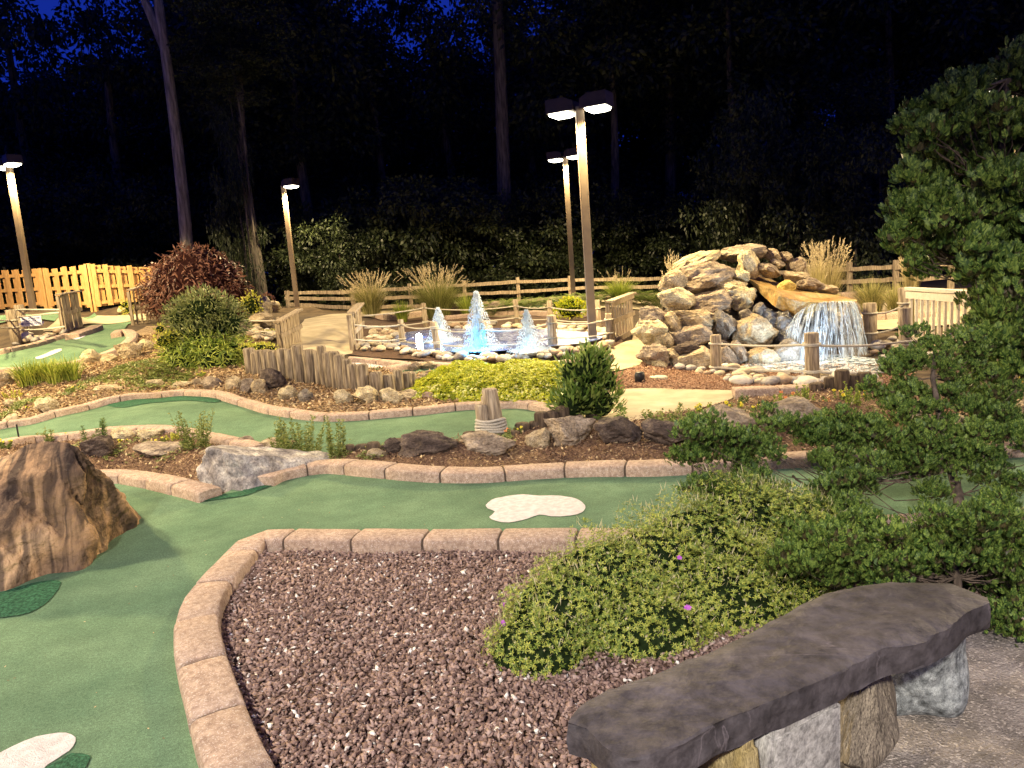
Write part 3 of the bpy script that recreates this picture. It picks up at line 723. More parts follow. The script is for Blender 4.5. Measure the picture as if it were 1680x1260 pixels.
for (X, Yz, W_, H_, tl, lab, v, m) in RK:
    px, py = 1050 + X / 4.2, 390 + Yz / 4.2
    y = rk_depth(Yz) + (.5 if ('behind' in lab and 'rope' not in lab and 'spring' not in lab) or 'showing' in lab else 0); c = at_y(px, py, y); s = y / FPX
    w, h = W_ / 4.2 * s * 1.16, H_ / 4.2 * s * 1.2; d = max(.35, w * .8)
    o = stone('rockery_boulder', RM[v], m, (c[0], c[1] + d * .25, c[2] - h / 2), (w, d, h), _rot.uniform(-.15,.15), (0, R(tl)), lab, 'boulder')
    # rotate about own centre: shift so that the tilt keeps the middle in place
    o.location.x -= math.sin(R(tl)) * h / 2; o.location.z += (1 - math.cos(R(tl))) * h / 2
cc = at_y(1240, 560, RKY0 + 2.0)
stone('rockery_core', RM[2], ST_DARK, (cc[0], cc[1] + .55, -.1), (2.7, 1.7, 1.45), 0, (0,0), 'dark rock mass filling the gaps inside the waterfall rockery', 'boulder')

# orange spillway slab
def Z4(X, Yz, y): return Vector(at_y(1050 + X / 4.2, 390 + Yz / 4.2, y))
ORG = mat('orange_wet_rock', (.38,.19,.04), (.60,.43,.18), scale=3, rough=.4, bump=1.2, bscale=25, c3=(.48,.31,.11), spec=.6)
mottle(ORG, 7, .5, 1.15); mottle(ORG, 30, .7, 1.2)
yb = RKY0 + 1.0
top = [(735,285,yb+.9),(830,330,yb+.5),(950,375,yb+.1),(960,400,yb),(1100,440,yb-.15),(1235,445,yb-.35),(1480,440,yb-.1),(1495,425,yb+.2),(1300,385,yb+.5),(1130,355,yb+.8),(1000,330,yb+1.0),(830,255,yb+1.3)]
bot = [(760,320,yb+.9),(850,400,yb+.5),(930,480,yb+.12),(1040,545,yb+.05),(1080,530,yb-.08),(1235,460,yb-.3),(1480,452,yb-.08),(1495,440,yb+.2),(1300,440,yb+.5),(1130,430,yb+.8),(1000,400,yb+1.0),(830,300,yb+1.3)]
tv = [Z4(*a) for a in top]; bv = [Z4(*a) for a in bot]; n = len(tv)
b_ = bmesh.new(); vv = [b_.verts.new(v) for v in tv + bv]
b_.faces.new(vv[:n]); b_.faces.new(vv[n:][::-1])
for i in range(n): b_.faces.new((vv[i], vv[n+i], vv[n+(i+1)%n], vv[(i+1)%n]))
bmesh.ops.recalc_face_normals(b_, faces=b_.faces); bmesh.ops.triangulate(b_, faces=b_.faces)
bmesh.ops.subdivide_edges(b_, edges=b_.edges[:], cuts=4, use_grid_fill=True)
for v in b_.verts: v.co += Vector((noise.noise(v.co*4), noise.noise(v.co*4+Vector((9,0,0))), noise.noise(v.co*4+Vector((0,9,0))))) * .025
me = bpy.data.meshes.new('spillway_slab'); b_.to_mesh(me); b_.free(); me.materials.append(ORG); me.shade_smooth()
try: me.set_sharp_from_angle(angle=R(35))
except Exception: pass
tag(link(bpy.data.objects.new('spillway_slab', me)), 'wet orange slab from which the waterfall spills', 'boulder')

# ============================================================ WATER
def water_mat(name, c, c2, scale, white, wcol=(.8,.86,.9), thr=.58, stretch=None):
    m = mat(name, c, c2, scale=2, rough=.08, bump=1, bscale=scale, spec=.6, stretch=stretch)
    n = m.node_tree; b = n.nodes['Principled BSDF']; src = b.inputs['Base Color'].links[0].from_socket
    f = n.nodes.new('ShaderNodeTexNoise'); f.inputs['Scale'].default_value = scale; f.inputs['Detail'].default_value = 8; f.inputs['Distortion'].default_value = 1.2
    n.links.new(n.nodes['Mapping'].outputs[0], f.inputs[0])
    r = n.nodes.new('ShaderNodeMapRange'); r.inputs[1].default_value = thr; r.inputs[2].default_value = thr + .10; r.inputs[4].default_value = white
    n.links.new(f.outputs[0], r.inputs[0]); mx = n.nodes.new('ShaderNodeMix'); mx.data_type = 'RGBA'
    n.links.new(r.outputs[0], mx.inputs[0]); n.links.new(src, mx.inputs[6]); mx.inputs[7].default_value = (*wcol, 1); n.links.new(mx.outputs[2], b.inputs['Base Color'])
    return m
WAT = water_mat('pond_water', (.004,.035,.22), (.01,.08,.42), 11, .95, thr=.53, stretch=(1,1.8,1))
WAT2 = water_mat('pool_water', (.05,.09,.12), (.12,.2,.26), 12, 1, thr=.45)
def flat(name, poly, m, z, kind='structure', step=.3):
    o = mk(name, [(p[0], p[1], z) for p in poly], [tuple(range(len(poly)))], m)
    bm = bmesh.new(); bm.from_mesh(o.data); bmesh.ops.recalc_face_normals(bm, faces=bm.faces)
    for f in bm.faces:
        if f.normal.z < 0: f.normal_flip()
    bm.to_mesh(o.data); bm.free(); o['kind'] = kind; return o
pondpoly = [xy(*q) for q in [(648,563),(668,574),(700,582),(745,587),(800,589),(850,586),(900,581),(950,575),(985,569),(985,558),(950,553),(900,549),(850,546),(800,545),(740,545),(690,546),(655,552)]]
pz = max(T1(*p) for p in pondpoly[:9]) + .03
pondpoly = smooth_line([Vector((*p, 0)) for p in pondpoly + pondpoly[:1]], .2)[:-1]
flat('pond_water', [(p.x, p.y) for p in pondpoly], WAT, pz)
poolpoly = [xy(*q) for q in [(1215,606),(1260,612),(1330,618),(1400,621),(1440,618),(1450,605),(1440,590),(1380,582),(1300,585),(1230,596)]]
flat('pool_water', poolpoly, WAT2, .035)
# waterfall: strands and a thin sheet, falling from the slab's lip
WF = bpy.data.materials.new('falling_water'); WF.use_nodes = True
def wf_nodes():
    n = WF.node_tree; b = n.nodes['Principled BSDF']; out = n.nodes['Material Output']
    b.inputs['Base Color'].default_value = (.78,.86,.92,1); b.inputs['Roughness'].default_value = .25
    tr = n.nodes.new('ShaderNodeBsdfTransparent'); tl = n.nodes.new('ShaderNodeBsdfTranslucent'); tl.inputs[0].default_value = (.8,.88,.95,1)
    m1 = n.nodes.new('ShaderNodeMixShader'); m1.inputs[0].default_value = .5; n.links.new(b.outputs[0], m1.inputs[1]); n.links.new(tl.outputs[0], m1.inputs[2])
    uv = n.nodes.new('ShaderNodeUVMap'); mp = n.nodes.new('ShaderNodeMapping'); mp.inputs['Scale'].default_value = (34, 2.2, 1)
    n.links.new(uv.outputs[0], mp.inputs[0]); f = n.nodes.new('ShaderNodeTexNoise'); f.inputs['Scale'].default_value = 1; f.inputs['Detail'].default_value = 7; f.inputs['Roughness'].default_value = .65
    n.links.new(mp.outputs[0], f.inputs[0]); r = n.nodes.new('ShaderNodeMapRange'); r.inputs[1].default_value = .46; r.inputs[2].default_value = .68; r.inputs[4].default_value = .9
    n.links.new(f.outputs[0], r.inputs[0]); m2 = n.nodes.new('ShaderNodeMixShader')
    mpb = n.nodes.new('ShaderNodeMapping'); mpb.inputs['Scale'].default_value = (9, .9, 1); n.links.new(uv.outputs[0], mpb.inputs[0])
    f2 = n.nodes.new('ShaderNodeTexNoise'); f2.inputs['Scale'].default_value = 1; f2.inputs['Detail'].default_value = 3; n.links.new(mpb.outputs[0], f2.inputs[0])
    r2 = n.nodes.new('ShaderNodeMapRange'); r2.inputs[1].default_value = .34; r2.inputs[2].default_value = .56; n.links.new(f2.outputs[0], r2.inputs[0])
    ml = n.nodes.new('ShaderNodeMath'); ml.operation = 'MULTIPLY'; n.links.new(r.outputs[0], ml.inputs[0]); n.links.new(r2.outputs[0], ml.inputs[1]); r = ml
    n.links.new(r.outputs[0], m2.inputs[0]); n.links.new(tr.outputs[0], m2.inputs[1]); n.links.new(m1.outputs[0], m2.inputs[2])
    n.links.new(m2.outputs[0], out.inputs[0])
wf_nodes()
FOAM = leafmat('water_drops', (.70,.82,.92), (.9,.95,1), rough=.2, spec=.6, tl=.5)
def waterfall():
    e = empty('waterfall', Z4(1300, 940, RKY0 + .5), 0, 'white water fanning down from the orange slab into the lit pool', 'waterfall')
    lip = [(1085,520,yb-.06),(1150,475,yb-.2),(1240,445,yb-.36),(1340,438,yb-.26),(1430,438,yb-.17),(1485,440,yb-.05)]
    foot = [(950,905,RKY0+.62),(1080,935,RKY0+.38),(1230,950,RKY0+.28),(1370,955,RKY0+.28),(1490,945,RKY0+.36),(1570,925,RKY0+.5)]
    LL = smooth_line([Z4(*a) for a in lip], .02); FF = smooth_line([Z4(*a) for a in foot], .02)
    def pt(u, t, off=0, w=0):
        a = LL[min(len(LL)-1, int(u * (len(LL)-1)))]; b = FF[min(len(FF)-1, int(u * (len(FF)-1)))]
        h = t ** .62                       # moves out first, then drops
        p = a.lerp(b, h); p.z = a.z + (b.z - a.z) * t
        return p + Vector((w, -off, 0))
    for layer, (off, nm) in enumerate(((0, 'water_sheet'), (.07, 'water_sheet'))):
        nu, nv = 60, 30; V, UV = [], []
        for j in range(nv + 1):
            for i in range(nu + 1):
                u, t = i / nu, j / nv; p = pt(u, t, off * (.3 + t)); p += Vector((0, .05 * noise.noise(Vector((u * 14, t * 2, layer * 9))), 0)); V.append(p - e.location); UV.append((u + layer * 3.3, t))
        F = [(j*(nu+1)+i, j*(nu+1)+i+1, (j+1)*(nu+1)+i+1, (j+1)*(nu+1)+i) for j in range(nv) for i in range(nu)]
        o = mk(nm, V, F, WF, e, True); ul = o.data.uv_layers.new(name='UVMap')
        for l in o.data.loops: ul.data[l.index].uv = UV[l.vertex_index]
    s = MB(); rr = random.Random(3)
    for k in range(170):
        u = min(.99, max(.01, rr.gauss(rr.choice((.05,.13,.27,.40,.46,.58,.70,.76,.88,.95)), .022))); t0 = rr.choice((0, 0, rr.random() * .7)); t1 = min(1, t0 + rr.uniform(.15, .8)); w = rr.uniform(-.04, .04); of = rr.uniform(.0, .12)
        s.tube([pt(min(.995, max(.005, u + w * t * 1.2 + .02 * noise.noise(Vector((k, t * 3, 0))))), t, of * t + .03 * noise.noise(Vector((k, t * 4, 5))), w * t + .025 * noise.noise(Vector((k * 1.7, t * 5, 2)))) - e.location for t in np.linspace(t0, t1, 13)], [max(.0006, rr.gauss(.0028, .0022)) for _ in range(13)], 4, False)
    s.build('water_strands', FOAM, e, True)
    # splash
    V, F = [], []
    for k in range(2600):
        u = rr.random(); c = pt(u, 1) - e.location + Vector((rr.gauss(0,.12), rr.gauss(-.02,.13), abs(rr.gauss(0,.07)))); r_ = rr.uniform(.003,.011)
        i0 = len(V); V += [c + Vector((r_,0,0)), c + Vector((-r_*.5,r_*.8,0)), c + Vector((-r_*.5,-r_*.8,0)), c + Vector((0,0,r_*1.6))]; F += [(i0,i0+1,i0+3),(i0+1,i0+2,i0+3),(i0+2,i0,i0+3),(i0,i0+2,i0+1)]
    mk('splash', V, F, FOAM, e)
waterfall()
def jet(base, h, w, label, col, power, seed):
    e = empty('fountain_jet', base, 0, label, 'fountain', 'fountain jets in the pond'); rr = random.Random(seed); s = MB()
    for k in range(int(90 * h) + 40):
        a = rr.uniform(0, 2*math.pi); hh = h * (.25 + .75 * rr.random() ** 1.7); rad = w / 2 * rr.uniform(.2, 1) * (1.25 - .95 * hh / h)
        t0 = rr.uniform(0,.5); pts = []
        for t in np.linspace(t0, 1, 9):
            z = hh * (1 - (2*t - 1) ** 2) if t < .5 else hh * (1 - ((t - .5) / .5) ** 2); x = rad * (max(0, t - .3) / .7) ** .8
            pts.append(Vector((math.cos(a) * x + rr.uniform(-.008,.008), math.sin(a) * x, z)))
        s.tube(pts, [rr.uniform(.0015,.006) for _ in pts], 4, False)
    s.build('water_plume', FOAM, e, True)
    V, F = [], []
    for k in range(int(5200 * h)):
        z = h * rr.random() ** 1.3; a = rr.uniform(0, 6.3); rad = w * .70 * (1.06 - z / h) ** .9 * rr.random() ** .6 + .01
        if rr.random() < .35: z = abs(rr.gauss(0,.02)); rad = w * rr.uniform(.3,1.1)
        c = Vector((math.cos(a)*rad, math.sin(a)*rad, z)); r_ = rr.uniform(.002,.012)
        i0 = len(V); V += [c + Vector((r_,0,0)), c + Vector((-r_*.5,r_*.8,0)), c + Vector((-r_*.5,-r_*.8,0)), c + Vector((0,0,r_*2))]; F += [(i0,i0+1,i0+3),(i0+1,i0+2,i0+3),(i0+2,i0,i0+3),(i0,i0+2,i0+1)]
    mk('spray_drops', V, F, FOAM, e)
    for k, (dx, dy, dz) in enumerate(((0,-w*1.1,.10), (0, 0, .12))):
        l = bpy.data.lights.new('fountain_light', 'POINT'); l.energy = power * (.6 if k else 1); l.color = col; l.shadow_soft_size = .05
        o = bpy.data.objects.new('fountain_light', l); COL.objects.link(o); o.location = (dx, dy, dz); o.parent = e
def onpond(px, py): p = at_z(px, py, pz); return Vector((p[0], p[1], pz))
j1 = onpond(788, 573); jet(j1, H(j1, 783, 478), .42, 'tallest fountain jet, glowing blue in the middle of the pond', (.0,.42,1), 48, 1)
j2 = onpond(723, 561); jet(j2, H(j2, 717, 505), .36, 'pale fountain jet at the left of the pond', (.35,.75,1), 12, 2)
j3 = onpond(868, 576); jet(j3, H(j3, 866, 509), .30, 'white fountain jet at the right of the pond', (.45,.78,1), 11, 3)
# flood light by the left of the pond and waterfall pool light
def flood(px, py, dz, label, power, col, aim, r=.06):
    b = P(px, py, dz); b.z -= 0; e = empty('pond_floodlight', (b.x, b.y, T1(b.x, b.y)), 0, label, 'floodlight'); z = b.z - e.location.z
    q = MB(); q.tube([(0,0,0),(0,0,z)], .015, 6); q.tube([Vector((0,0,z)), Vector((0,0,z)) + Vector(aim).normalized() * .08], [.04,.055], 12); q.build('housing', LAMPM, e)
    g = MB(); a = Vector(aim).normalized(); g.tube([Vector((0,0,z)) + a * .09, Vector((0,0,z)) + a * .10], [.06, .045], 12); g.build('glowing_lens', emit('flood_lens_' + str(px), (.85,.92,1), 60), e)
    area('lamp_or_fill_light', Vector((0,0,z)) + a * .16, (.1,.1), power, col, e, a)
flood(686, 552, .07, 'bright white floodlight glaring between the rope posts at the left of the pond', 55, (.72,.80,1), (.25,-.9,.1))
def pool_light(loc, power, col, aim, spread=150):
    area('pool_light', loc, (.12,.12), power, col, None, aim, spread)
wl = Vector(at_y(1340, 626, RKY0 - .25)); wl.z = .07
pool_light(wl, 26, (.62,.80,1), (0,.75,1))
pool_light(wl + Vector((-.55,.12,0)), 5, (.62,.80,1), (-.1,.8,1))

# river stones
RS = [mat('river_stone_tan', (.36,.29,.19), (.52,.44,.30), scale=4, rough=.7, bump=.3), mat('river_stone_grey', (.24,.22,.20), (.40,.37,.33), scale=4, rough=.7, bump=.3), mat('river_stone_brown', (.22,.15,.10), (.36,.26,.17), scale=4, rough=.7, bump=.3), mat('river_stone_pale', (.52,.47,.37), (.66,.60,.48), scale=4, rough=.7, bump=.3)]
def river(pts, size, label, group):
    for (px, py, dz) in pts:
        p = P(px, py, dz * .5); sz = size * random.uniform(.65, 1.35)
        stone('river_stone', PEB[random.randrange(6)], RS[random.choices((0,1,2,3),(5,3,2,2))[0]], (p.x, p.y, T1(p.x, p.y) + dz), (sz * random.uniform(1,1.5), sz, sz * .62), random.uniform(0,3), (random.uniform(-.25,.25), random.uniform(-.25,.25)), label, 'river stone', group)
def scatter(poly, n, md=4.):
    out = []; pr = random.Random(len(out) + n); xs = [q[0] for q in poly]; ys = [q[1] for q in poly]; t = 0
    while len(out) < n and t < n * 60:
        t += 1; x, y_ = pr.uniform(min(xs), max(xs)), pr.uniform(min(ys), max(ys))
        if inside(poly, np.array([x]), np.array([y_]))[0] and all(abs(x-a)/md + abs(y_-b)/(md*.45) > 1 for a, b, _ in out): out.append((x, y_, 0))
    return out
def jit(pts, n, jx, jy):
    L = smooth_line([Vector((x, y_, 0)) for x, y_ in pts], 2); return [(L[int(random.random()*(len(L)-1))].x + random.uniform(-jx,jx), L[int(i/n*(len(L)-1))].y*0 + L[k].y + random.uniform(-jy,jy), .02) for i in range(n) for k in [int(i/n*(len(L)-1))]]
def along(pts, n, jx, jy):
    L = smooth_line([Vector((x, y_, 0)) for x, y_ in pts], 2); o = []
    for i in range(n):
        q = L[int(i / n * (len(L) - 1))]; o.append((q.x + random.uniform(-jx, jx), q.y + random.uniform(-jy, jy), .015))
    return o
river(along([(600,574),(640,575),(675,581),(720,588),(770,592),(830,591),(890,587),(950,580),(1000,572)], 80, 4, 3), .15, 'rounded pale river stone along the front rim of the fountain pond', 'river stones along the front rim of the fountain pond')
river(scatter([(600,570),(605,545),(640,540),(665,548),(650,560),(655,572)], 34, 7), .16, 'rounded pale river stone on the left bank of the fountain pond', 'river stones on the left bank of the fountain pond')
river(scatter([(730,545),(740,533),(900,532),(1000,540),(1010,560),(985,562),(950,551),(850,544)], 56, 8), .17, 'rounded tan river stone on the far bank of the fountain pond', 'river stones on the far bank of the fountain pond')
river(scatter([(1110,607),(1160,603),(1230,610),(1330,622),(1440,625),(1440,636),(1340,634),(1210,632),(1180,620)], 52, 13), .15, 'smooth river stone in the band in front of the waterfall pool', 'river stones in front of the waterfall pool')
river(scatter([(1420,560),(1480,556),(1560,566),(1565,600),(1470,606),(1440,590)], 34, 14), .16, 'smooth river stone on the bank right of the waterfall', 'river stones right of the waterfall')
river(scatter([(25,568),(30,556),(60,552),(108,545),(112,548),(60,562)], 18, 7), .19, 'pale river stone beside the straight kerb of the upper left green', 'river stones beside the upper left green')
river(scatter([(395,545),(415,535),(455,548),(462,562),(400,556)], 22, 8), .15, 'pale river stone in the stream bed beside the bridge', 'river stones in the stream bed beside the bridge')

# ============================================================ STONE BENCH
def bench():
    SL = stone_mat('slate', (.042,.037,.040), (.105,.092,.098), (.068,.060,.064), scale=2.2, bump=.9)
    veins(SL, 2.2, (.14,.12,.13), .007, (.6,3.0,1), R(-28))
    SL.node_tree.nodes['Principled BSDF'].inputs['Roughness'].default_value = .6
    zt = .47
    outline = [(930,1185),(950,1160),(985,1140),(1050,1113),(1120,1087),(1190,1059),(1260,1022),(1320,990),(1370,970),(1430,959),(1500,956),(1560,959),(1605,974),(1622,988),(1600,998),(1560,1026),(1513,1050),(1450,1064),(1415,1080),(1367,1107),(1300,1135),(1230,1163),(1170,1190),(1110,1216),(1070,1238),(1025,1246),(990,1222),(960,1196)]
    W_ = [at_z(x, y, zt) for x, y in outline]; c = sum(W_) / len(W_)
    e = empty('stone_bench', (c[0], c[1], .015), 0, 'rough dark slate slab bench standing on stone blocks at the lower right', 'bench')
    L = smooth_line([Vector((w[0] - c[0], w[1] - c[1], 0)) for w in W_ + W_[:1]], .035)[:-1]
    # pull the outline about with noise for a broken edge
    L = [p + Vector((noise.noise(p * 9), noise.noise(p * 9 + Vector((5,5,5))), 0)) * .009 for p in L]
    nL = len(L); th = .088; V, F = [], []
    rings = [(1.0,0),(1.0,-.004),(1.006,-.02),(1.01,-.05),(1.0,-.085),(.985,-th)]
    def rg(s, z, k): return [Vector((p.x * s + .012 * noise.noise(p*14 + Vector((k,0,0))), p.y * s + .012 * noise.noise(p*14 + Vector((0,k,0))), zt - .015 + z + .004 * noise.noise(p*8+Vector((0,0,k))))) for p in L]
    for k, (s, z) in enumerate(rings): V += rg(s, z, k * 1.0)
    for k in range(len(rings) - 1):
        for i in range(nL): F.append((k*nL+i, (k+1)*nL+i, (k+1)*nL+(i+1)%nL, k*nL+(i+1)%nL))
    F.append(tuple((len(rings)-1)*nL + i for i in range(nL))[::-1])
    # the top as a fine grid
    B = [Vector((v.x, v.y)) for v in V[:nL]]; gx, gy = np.meshgrid(np.arange(-1.6,1.6,.03), np.arange(-1,1,.03)); gx, gy = gx.ravel(), gy.ravel()
    k = inside([(b.x, b.y) for b in B], gx, gy); gx, gy = gx[k], gy[k]
    A = np.array([(b.x, b.y) for b in B]); dm = np.sqrt((gx[:,None]-A[None,:,0])**2 + (gy[:,None]-A[None,:,1])**2).min(1); k = dm > .015; gx, gy, dm = gx[k], gy[k], dm[k]
    r = delaunay_2d_cdt(B + [Vector((a, b)) for a, b in zip(gx, gy)], [(i, (i+1) % nL) for i in range(nL)], [], 1, 1e-6)
    off = len(V)
    for q in r[0]:
        d = float(np.sqrt((q.x - A[:,0])**2 + (q.y - A[:,1])**2).min()); z = zt - .015 + .004 * noise.noise(Vector((q.x,q.y,0))*8)
        z += min(1, d / .05) * (.012 + .008 * noise.fractal(Vector((q.x*1.3, q.y*3, 1)), .8, 2, 5) + .012 * round(1.5 * noise.noise(Vector((q.x*1.1+4, q.y*2.2, 7)))) / 1.5)
        V.append(Vector((q.x, q.y, z)))
    for f in r[2]:
        a, b, c_ = [r[0][i] for i in f]
        f = f if (b.x-a.x)*(c_.y-a.y)-(b.y-a.y)*(c_.x-a.x) > 0 else f[::-1]; F.append(tuple(off + i for i in f))
    o = mk('seat', V, F, SL, e, True)
    bm = bmesh.new(); bm.from_mesh(o.data); bmesh.ops.remove_doubles(bm, verts=bm.verts, dist=.004); bm.to_mesh(o.data); bm.free()
    try: o.data.set_sharp_from_angle(angle=R(45))
    except Exception: pass
    def leg(px, py, w, d, rz, me, m, lab, lean=(0,0), z0=-.03):
        p = at_z(px, py, 0.0); o = bpy.data.objects.new('leg', me); link(o, e); me.materials.clear(); me.materials.append(m)
        o.location = (p[0] - c[0], p[1] - c[1], z0); o.scale = (w, d, zt - th - .012 - z0); o.rotation_euler = (lean[0], lean[1], rz); o['label'] = lab
    rz = math.atan2(W_[13][1] - W_[25][1], W_[13][0] - W_[25][0])
    g1 = stone_mat('bench_granite', (.09,.10,.10), (.42,.45,.44), (.24,.26,.26), scale=14, bump=.6)
    g2 = stone_mat('bench_grey_slab', (.27,.26,.24), (.42,.41,.38), (.35,.34,.32), scale=3, bump=.3)
    g3 = stone_mat('bench_brown_leg', (.12,.10,.075), (.33,.28,.21), (.22,.185,.14), scale=3, streak=(3,3,.7), bump=.8)
    g4 = stone_mat('bench_yellow_leg', (.26,.20,.08), (.42,.34,.17), (.34,.27,.13), scale=4, bump=.4)
    rnd = stone_mesh(401, 5, 0, .05, roundish=True)
    for v in rnd.vertices: v.co.x, v.co.y = [a / max(.08, math.sqrt(max(0, 1 - (2 * v.co.z - 1) ** 2))) * (1 - abs(2 * v.co.z - 1) ** 5) ** .3 * .95 for a in (v.co.x, v.co.y)]
    def blk(seed, top=1.0, rough=.02):
        bm = bmesh.new(); bmesh.ops.create_cube(bm, size=1); bmesh.ops.bevel(bm, geom=bm.edges[:], offset=.05, segments=2, affect='EDGES'); bmesh.ops.triangulate(bm, faces=bm.faces)
        bmesh.ops.subdivide_edges(bm, edges=bm.edges[:], cuts=5, use_grid_fill=True)
        for v in bm.verts:
            v.co.z += .5; k = 1 + (top - 1) * v.co.z; v.co.x *= k; v.co += v.co.normalized() * rough * noise.fractal(v.co * 3 + Vector((seed, 0, 0)), .8, 2, 4)
        me = bpy.data.meshes.new('leg'); bm.to_mesh(me); bm.free(); me.shade_smooth(); return me
    leg(1500, 1155, .34, .3, rz, rnd, g1, 'rounded grey granite block under the far end of the slab')
    pt = stone_mesh(402, 5, 7, .05)
    for v in pt.vertices:
        k = 1 - .72 * max(0, v.co.z - .35) ** 1.3 / .6; v.co.x *= k * 1.2; v.co.y *= k
    leg(1428, 1262, .33, .17, rz + .1, pt, g3, 'brown pointed stone leaning under the front edge of the slab')
    leg(1290, 1355, .33, .11, rz + .05, blk(3, .82), g2, 'flat pale grey slab leg under the front edge', lean=(R(4),0))
    leg(1195, 1400, .12, .2, rz, blk(5, .3), g4, 'narrow yellowish wedge beside the grey slab leg')
    leg(1130, 1330, .26, .22, rz, blk(7, .95, .05), stone_mat('bench_dark_leg', (.03,.035,.045), (.10,.11,.13), (.06,.065,.08)), 'dark stone block under the near end of the slab')
    leg(1035, 1390, .12, .2, rz, blk(9, .8, .05), g4, 'yellowish stone at the near left corner of the slab')
bench()
# ============================================================ TIMBER, ROPES, FENCES
def ground_pt(px, py, y=None):
    return Y(px, y) if y else G(px, py)
def post(e, p, h, r, lean=(0,0), org=None):
    b = MB(); o = Vector(org or (0,0,0)); q = Vector(p) - o
    b.tube([q - Vector((0,0,.12)), q + Vector((lean[0]*.5, lean[1]*.5, h*.5)), q + Vector((lean[0], lean[1], h - .012)), q + Vector((lean[0], lean[1], h))], [r, r * .98, r * .97, r * .86], 14)
    return b.build('post', WOODG, e, True)
def rope(e, a, b, sag, org, r=.012, name='rope'):
    m = MB(); a, b, o = Vector(a), Vector(b), Vector(org); pts = []
    for t in np.linspace(0, 1, 13): p = a.lerp(b, t) - o; p.z -= sag * 4 * t * (1 - t); pts.append(p)
    m.tube(pts, r, 6); return m.build(name, ROPE, e, True)
def rope_fence(label, posts, ropes, r=.06, rr=.013):
    """posts: (px, py_base, px_top, py_top, scale of radius); ropes: (i, frac_i, j, frac_j, sag) - end may be a pixel+depth tuple"""
    g = [G(p[0], p[1]) for p in posts]; hs = [H(q, p[2], p[3]) for p, q in zip(posts, g)]
    e = empty('rope_fence', g[0], 0, label, 'rope fence', 'rope fences'); 
    ln = []
    for p, q, h in zip(posts, g, hs):
        top = at_y(p[2], p[3], q.y); lx = (top[0] - q.x) * .8; ln.append(lx); post(e, q, h, r * (p[4] if len(p) > 4 else 1), (lx, 0), g[0])
    def end(i, f, dy=0):
        if isinstance(i, tuple): return Vector(at_y(*i))
        return Vector((g[i].x + ln[i] * f, g[i].y - r * .9, g[i].z + hs[i] * f))
    for i, fi, j, fj, sag in ropes: rope(e, end(i, fi), end(j, fj), sag, g[0], rr)
    for i, fi, j, fj, sag in ropes:          # the turn of rope round each post
        for k, f in ((i, fi), (j, fj)):
            if isinstance(k, tuple): continue
            c = Vector((g[k].x + ln[k] * f, g[k].y, g[k].z + hs[k] * f)) - g[0]; m = MB(); rad = r * (posts[k][4] if len(posts[k]) > 4 else 1) + rr * .5
            m.tube([c + Vector((math.cos(a) * rad, math.sin(a) * rad, .004 * math.sin(a))) for a in np.linspace(0, 2 * math.pi, 13)], rr, 6, False); m.build('rope_turn', ROPE, e, True)
    return e, g, hs
rope_fence('rope fence with grey posts along the front of the fountain pond',
    [(661,566,657,524),(719,578,710,528),(797,584,791,528),(908,577,904,517,1.25),(1001,563,998,514)],
    [(0,.8,1,.85,.05),(1,.8,2,.78,.05),(2,.78,3,.8,.06),(3,.8,4,.8,.05),(0,.15,1,.35,.03),(1,.3,2,.35,.04),(2,.35,3,.4,.05),(3,.4,4,.35,.04),((582,533,11.6),0,0,.8,.03),((582,557,11.4),0,0,.25,.03)])
rope_fence('rope fence with grey posts along the back of the fountain pond',
    [(699,537,694,497),(849,534,845,491),(904,536,901,493),(983,541,979,492)],
    [(0,.8,1,.75,.07),(1,.75,2,.75,.04),(2,.75,3,.72,.05),(0,.25,1,.3,.05),(1,.3,2,.3,.03),(2,.3,3,.3,.04),((598,518,14.5),0,0,.8,.02),((598,538,14.5),0,0,.2,.02)])
rope_fence('rope fence with thick posts in front of the waterfall',
    [(1175,613,1174,549),(1333,627,1331,546,1.15),(1487,612,1483,505)],
    [(0,.78,1,.78,.025),(1,.76,2,.50,.03),(0,.18,1,.24,.02),(1,.22,2,.05,.02),(2,.45,(1560,548,9.3),0,.03)], r=.075, rr=.015)
e_, g_, h_ = rope_fence('tall post and slack ropes at the right end of the waterfall pool',
    [(1428,562,1426,497,1.6),(1484,560,1482,472,1.25)],
    [(0,.75,1,.72,.06),(0,.25,1,.35,.04)], r=.065, rr=.015)
rope_fence('rope fence with two rough posts carrying the white notice at the left edge',
    [(28,566,16,508,1.5),(40,552,30,500,1.5)],
    [(1,.85,(97,508,13.6),0,.0),(1,.22,(106,536,13.4),0,.02),(1,.62,(97,513,13.6),0,-.0),(0,.7,(-40,520,13.5),0,.02),(0,.5,(-40,534,13.5),0,.02)], r=.07, rr=.016)
rope_fence('ropes strung from the grey panels past the bushy shrub',
    [(242,528,236,472,.6),(462,562,456,520,.6)],
    [(0,.7,1,.86,.18),(0,.3,1,.45,.16),(1,.2,(385,534,13.2),0,.04)], r=.05, rr=.014)

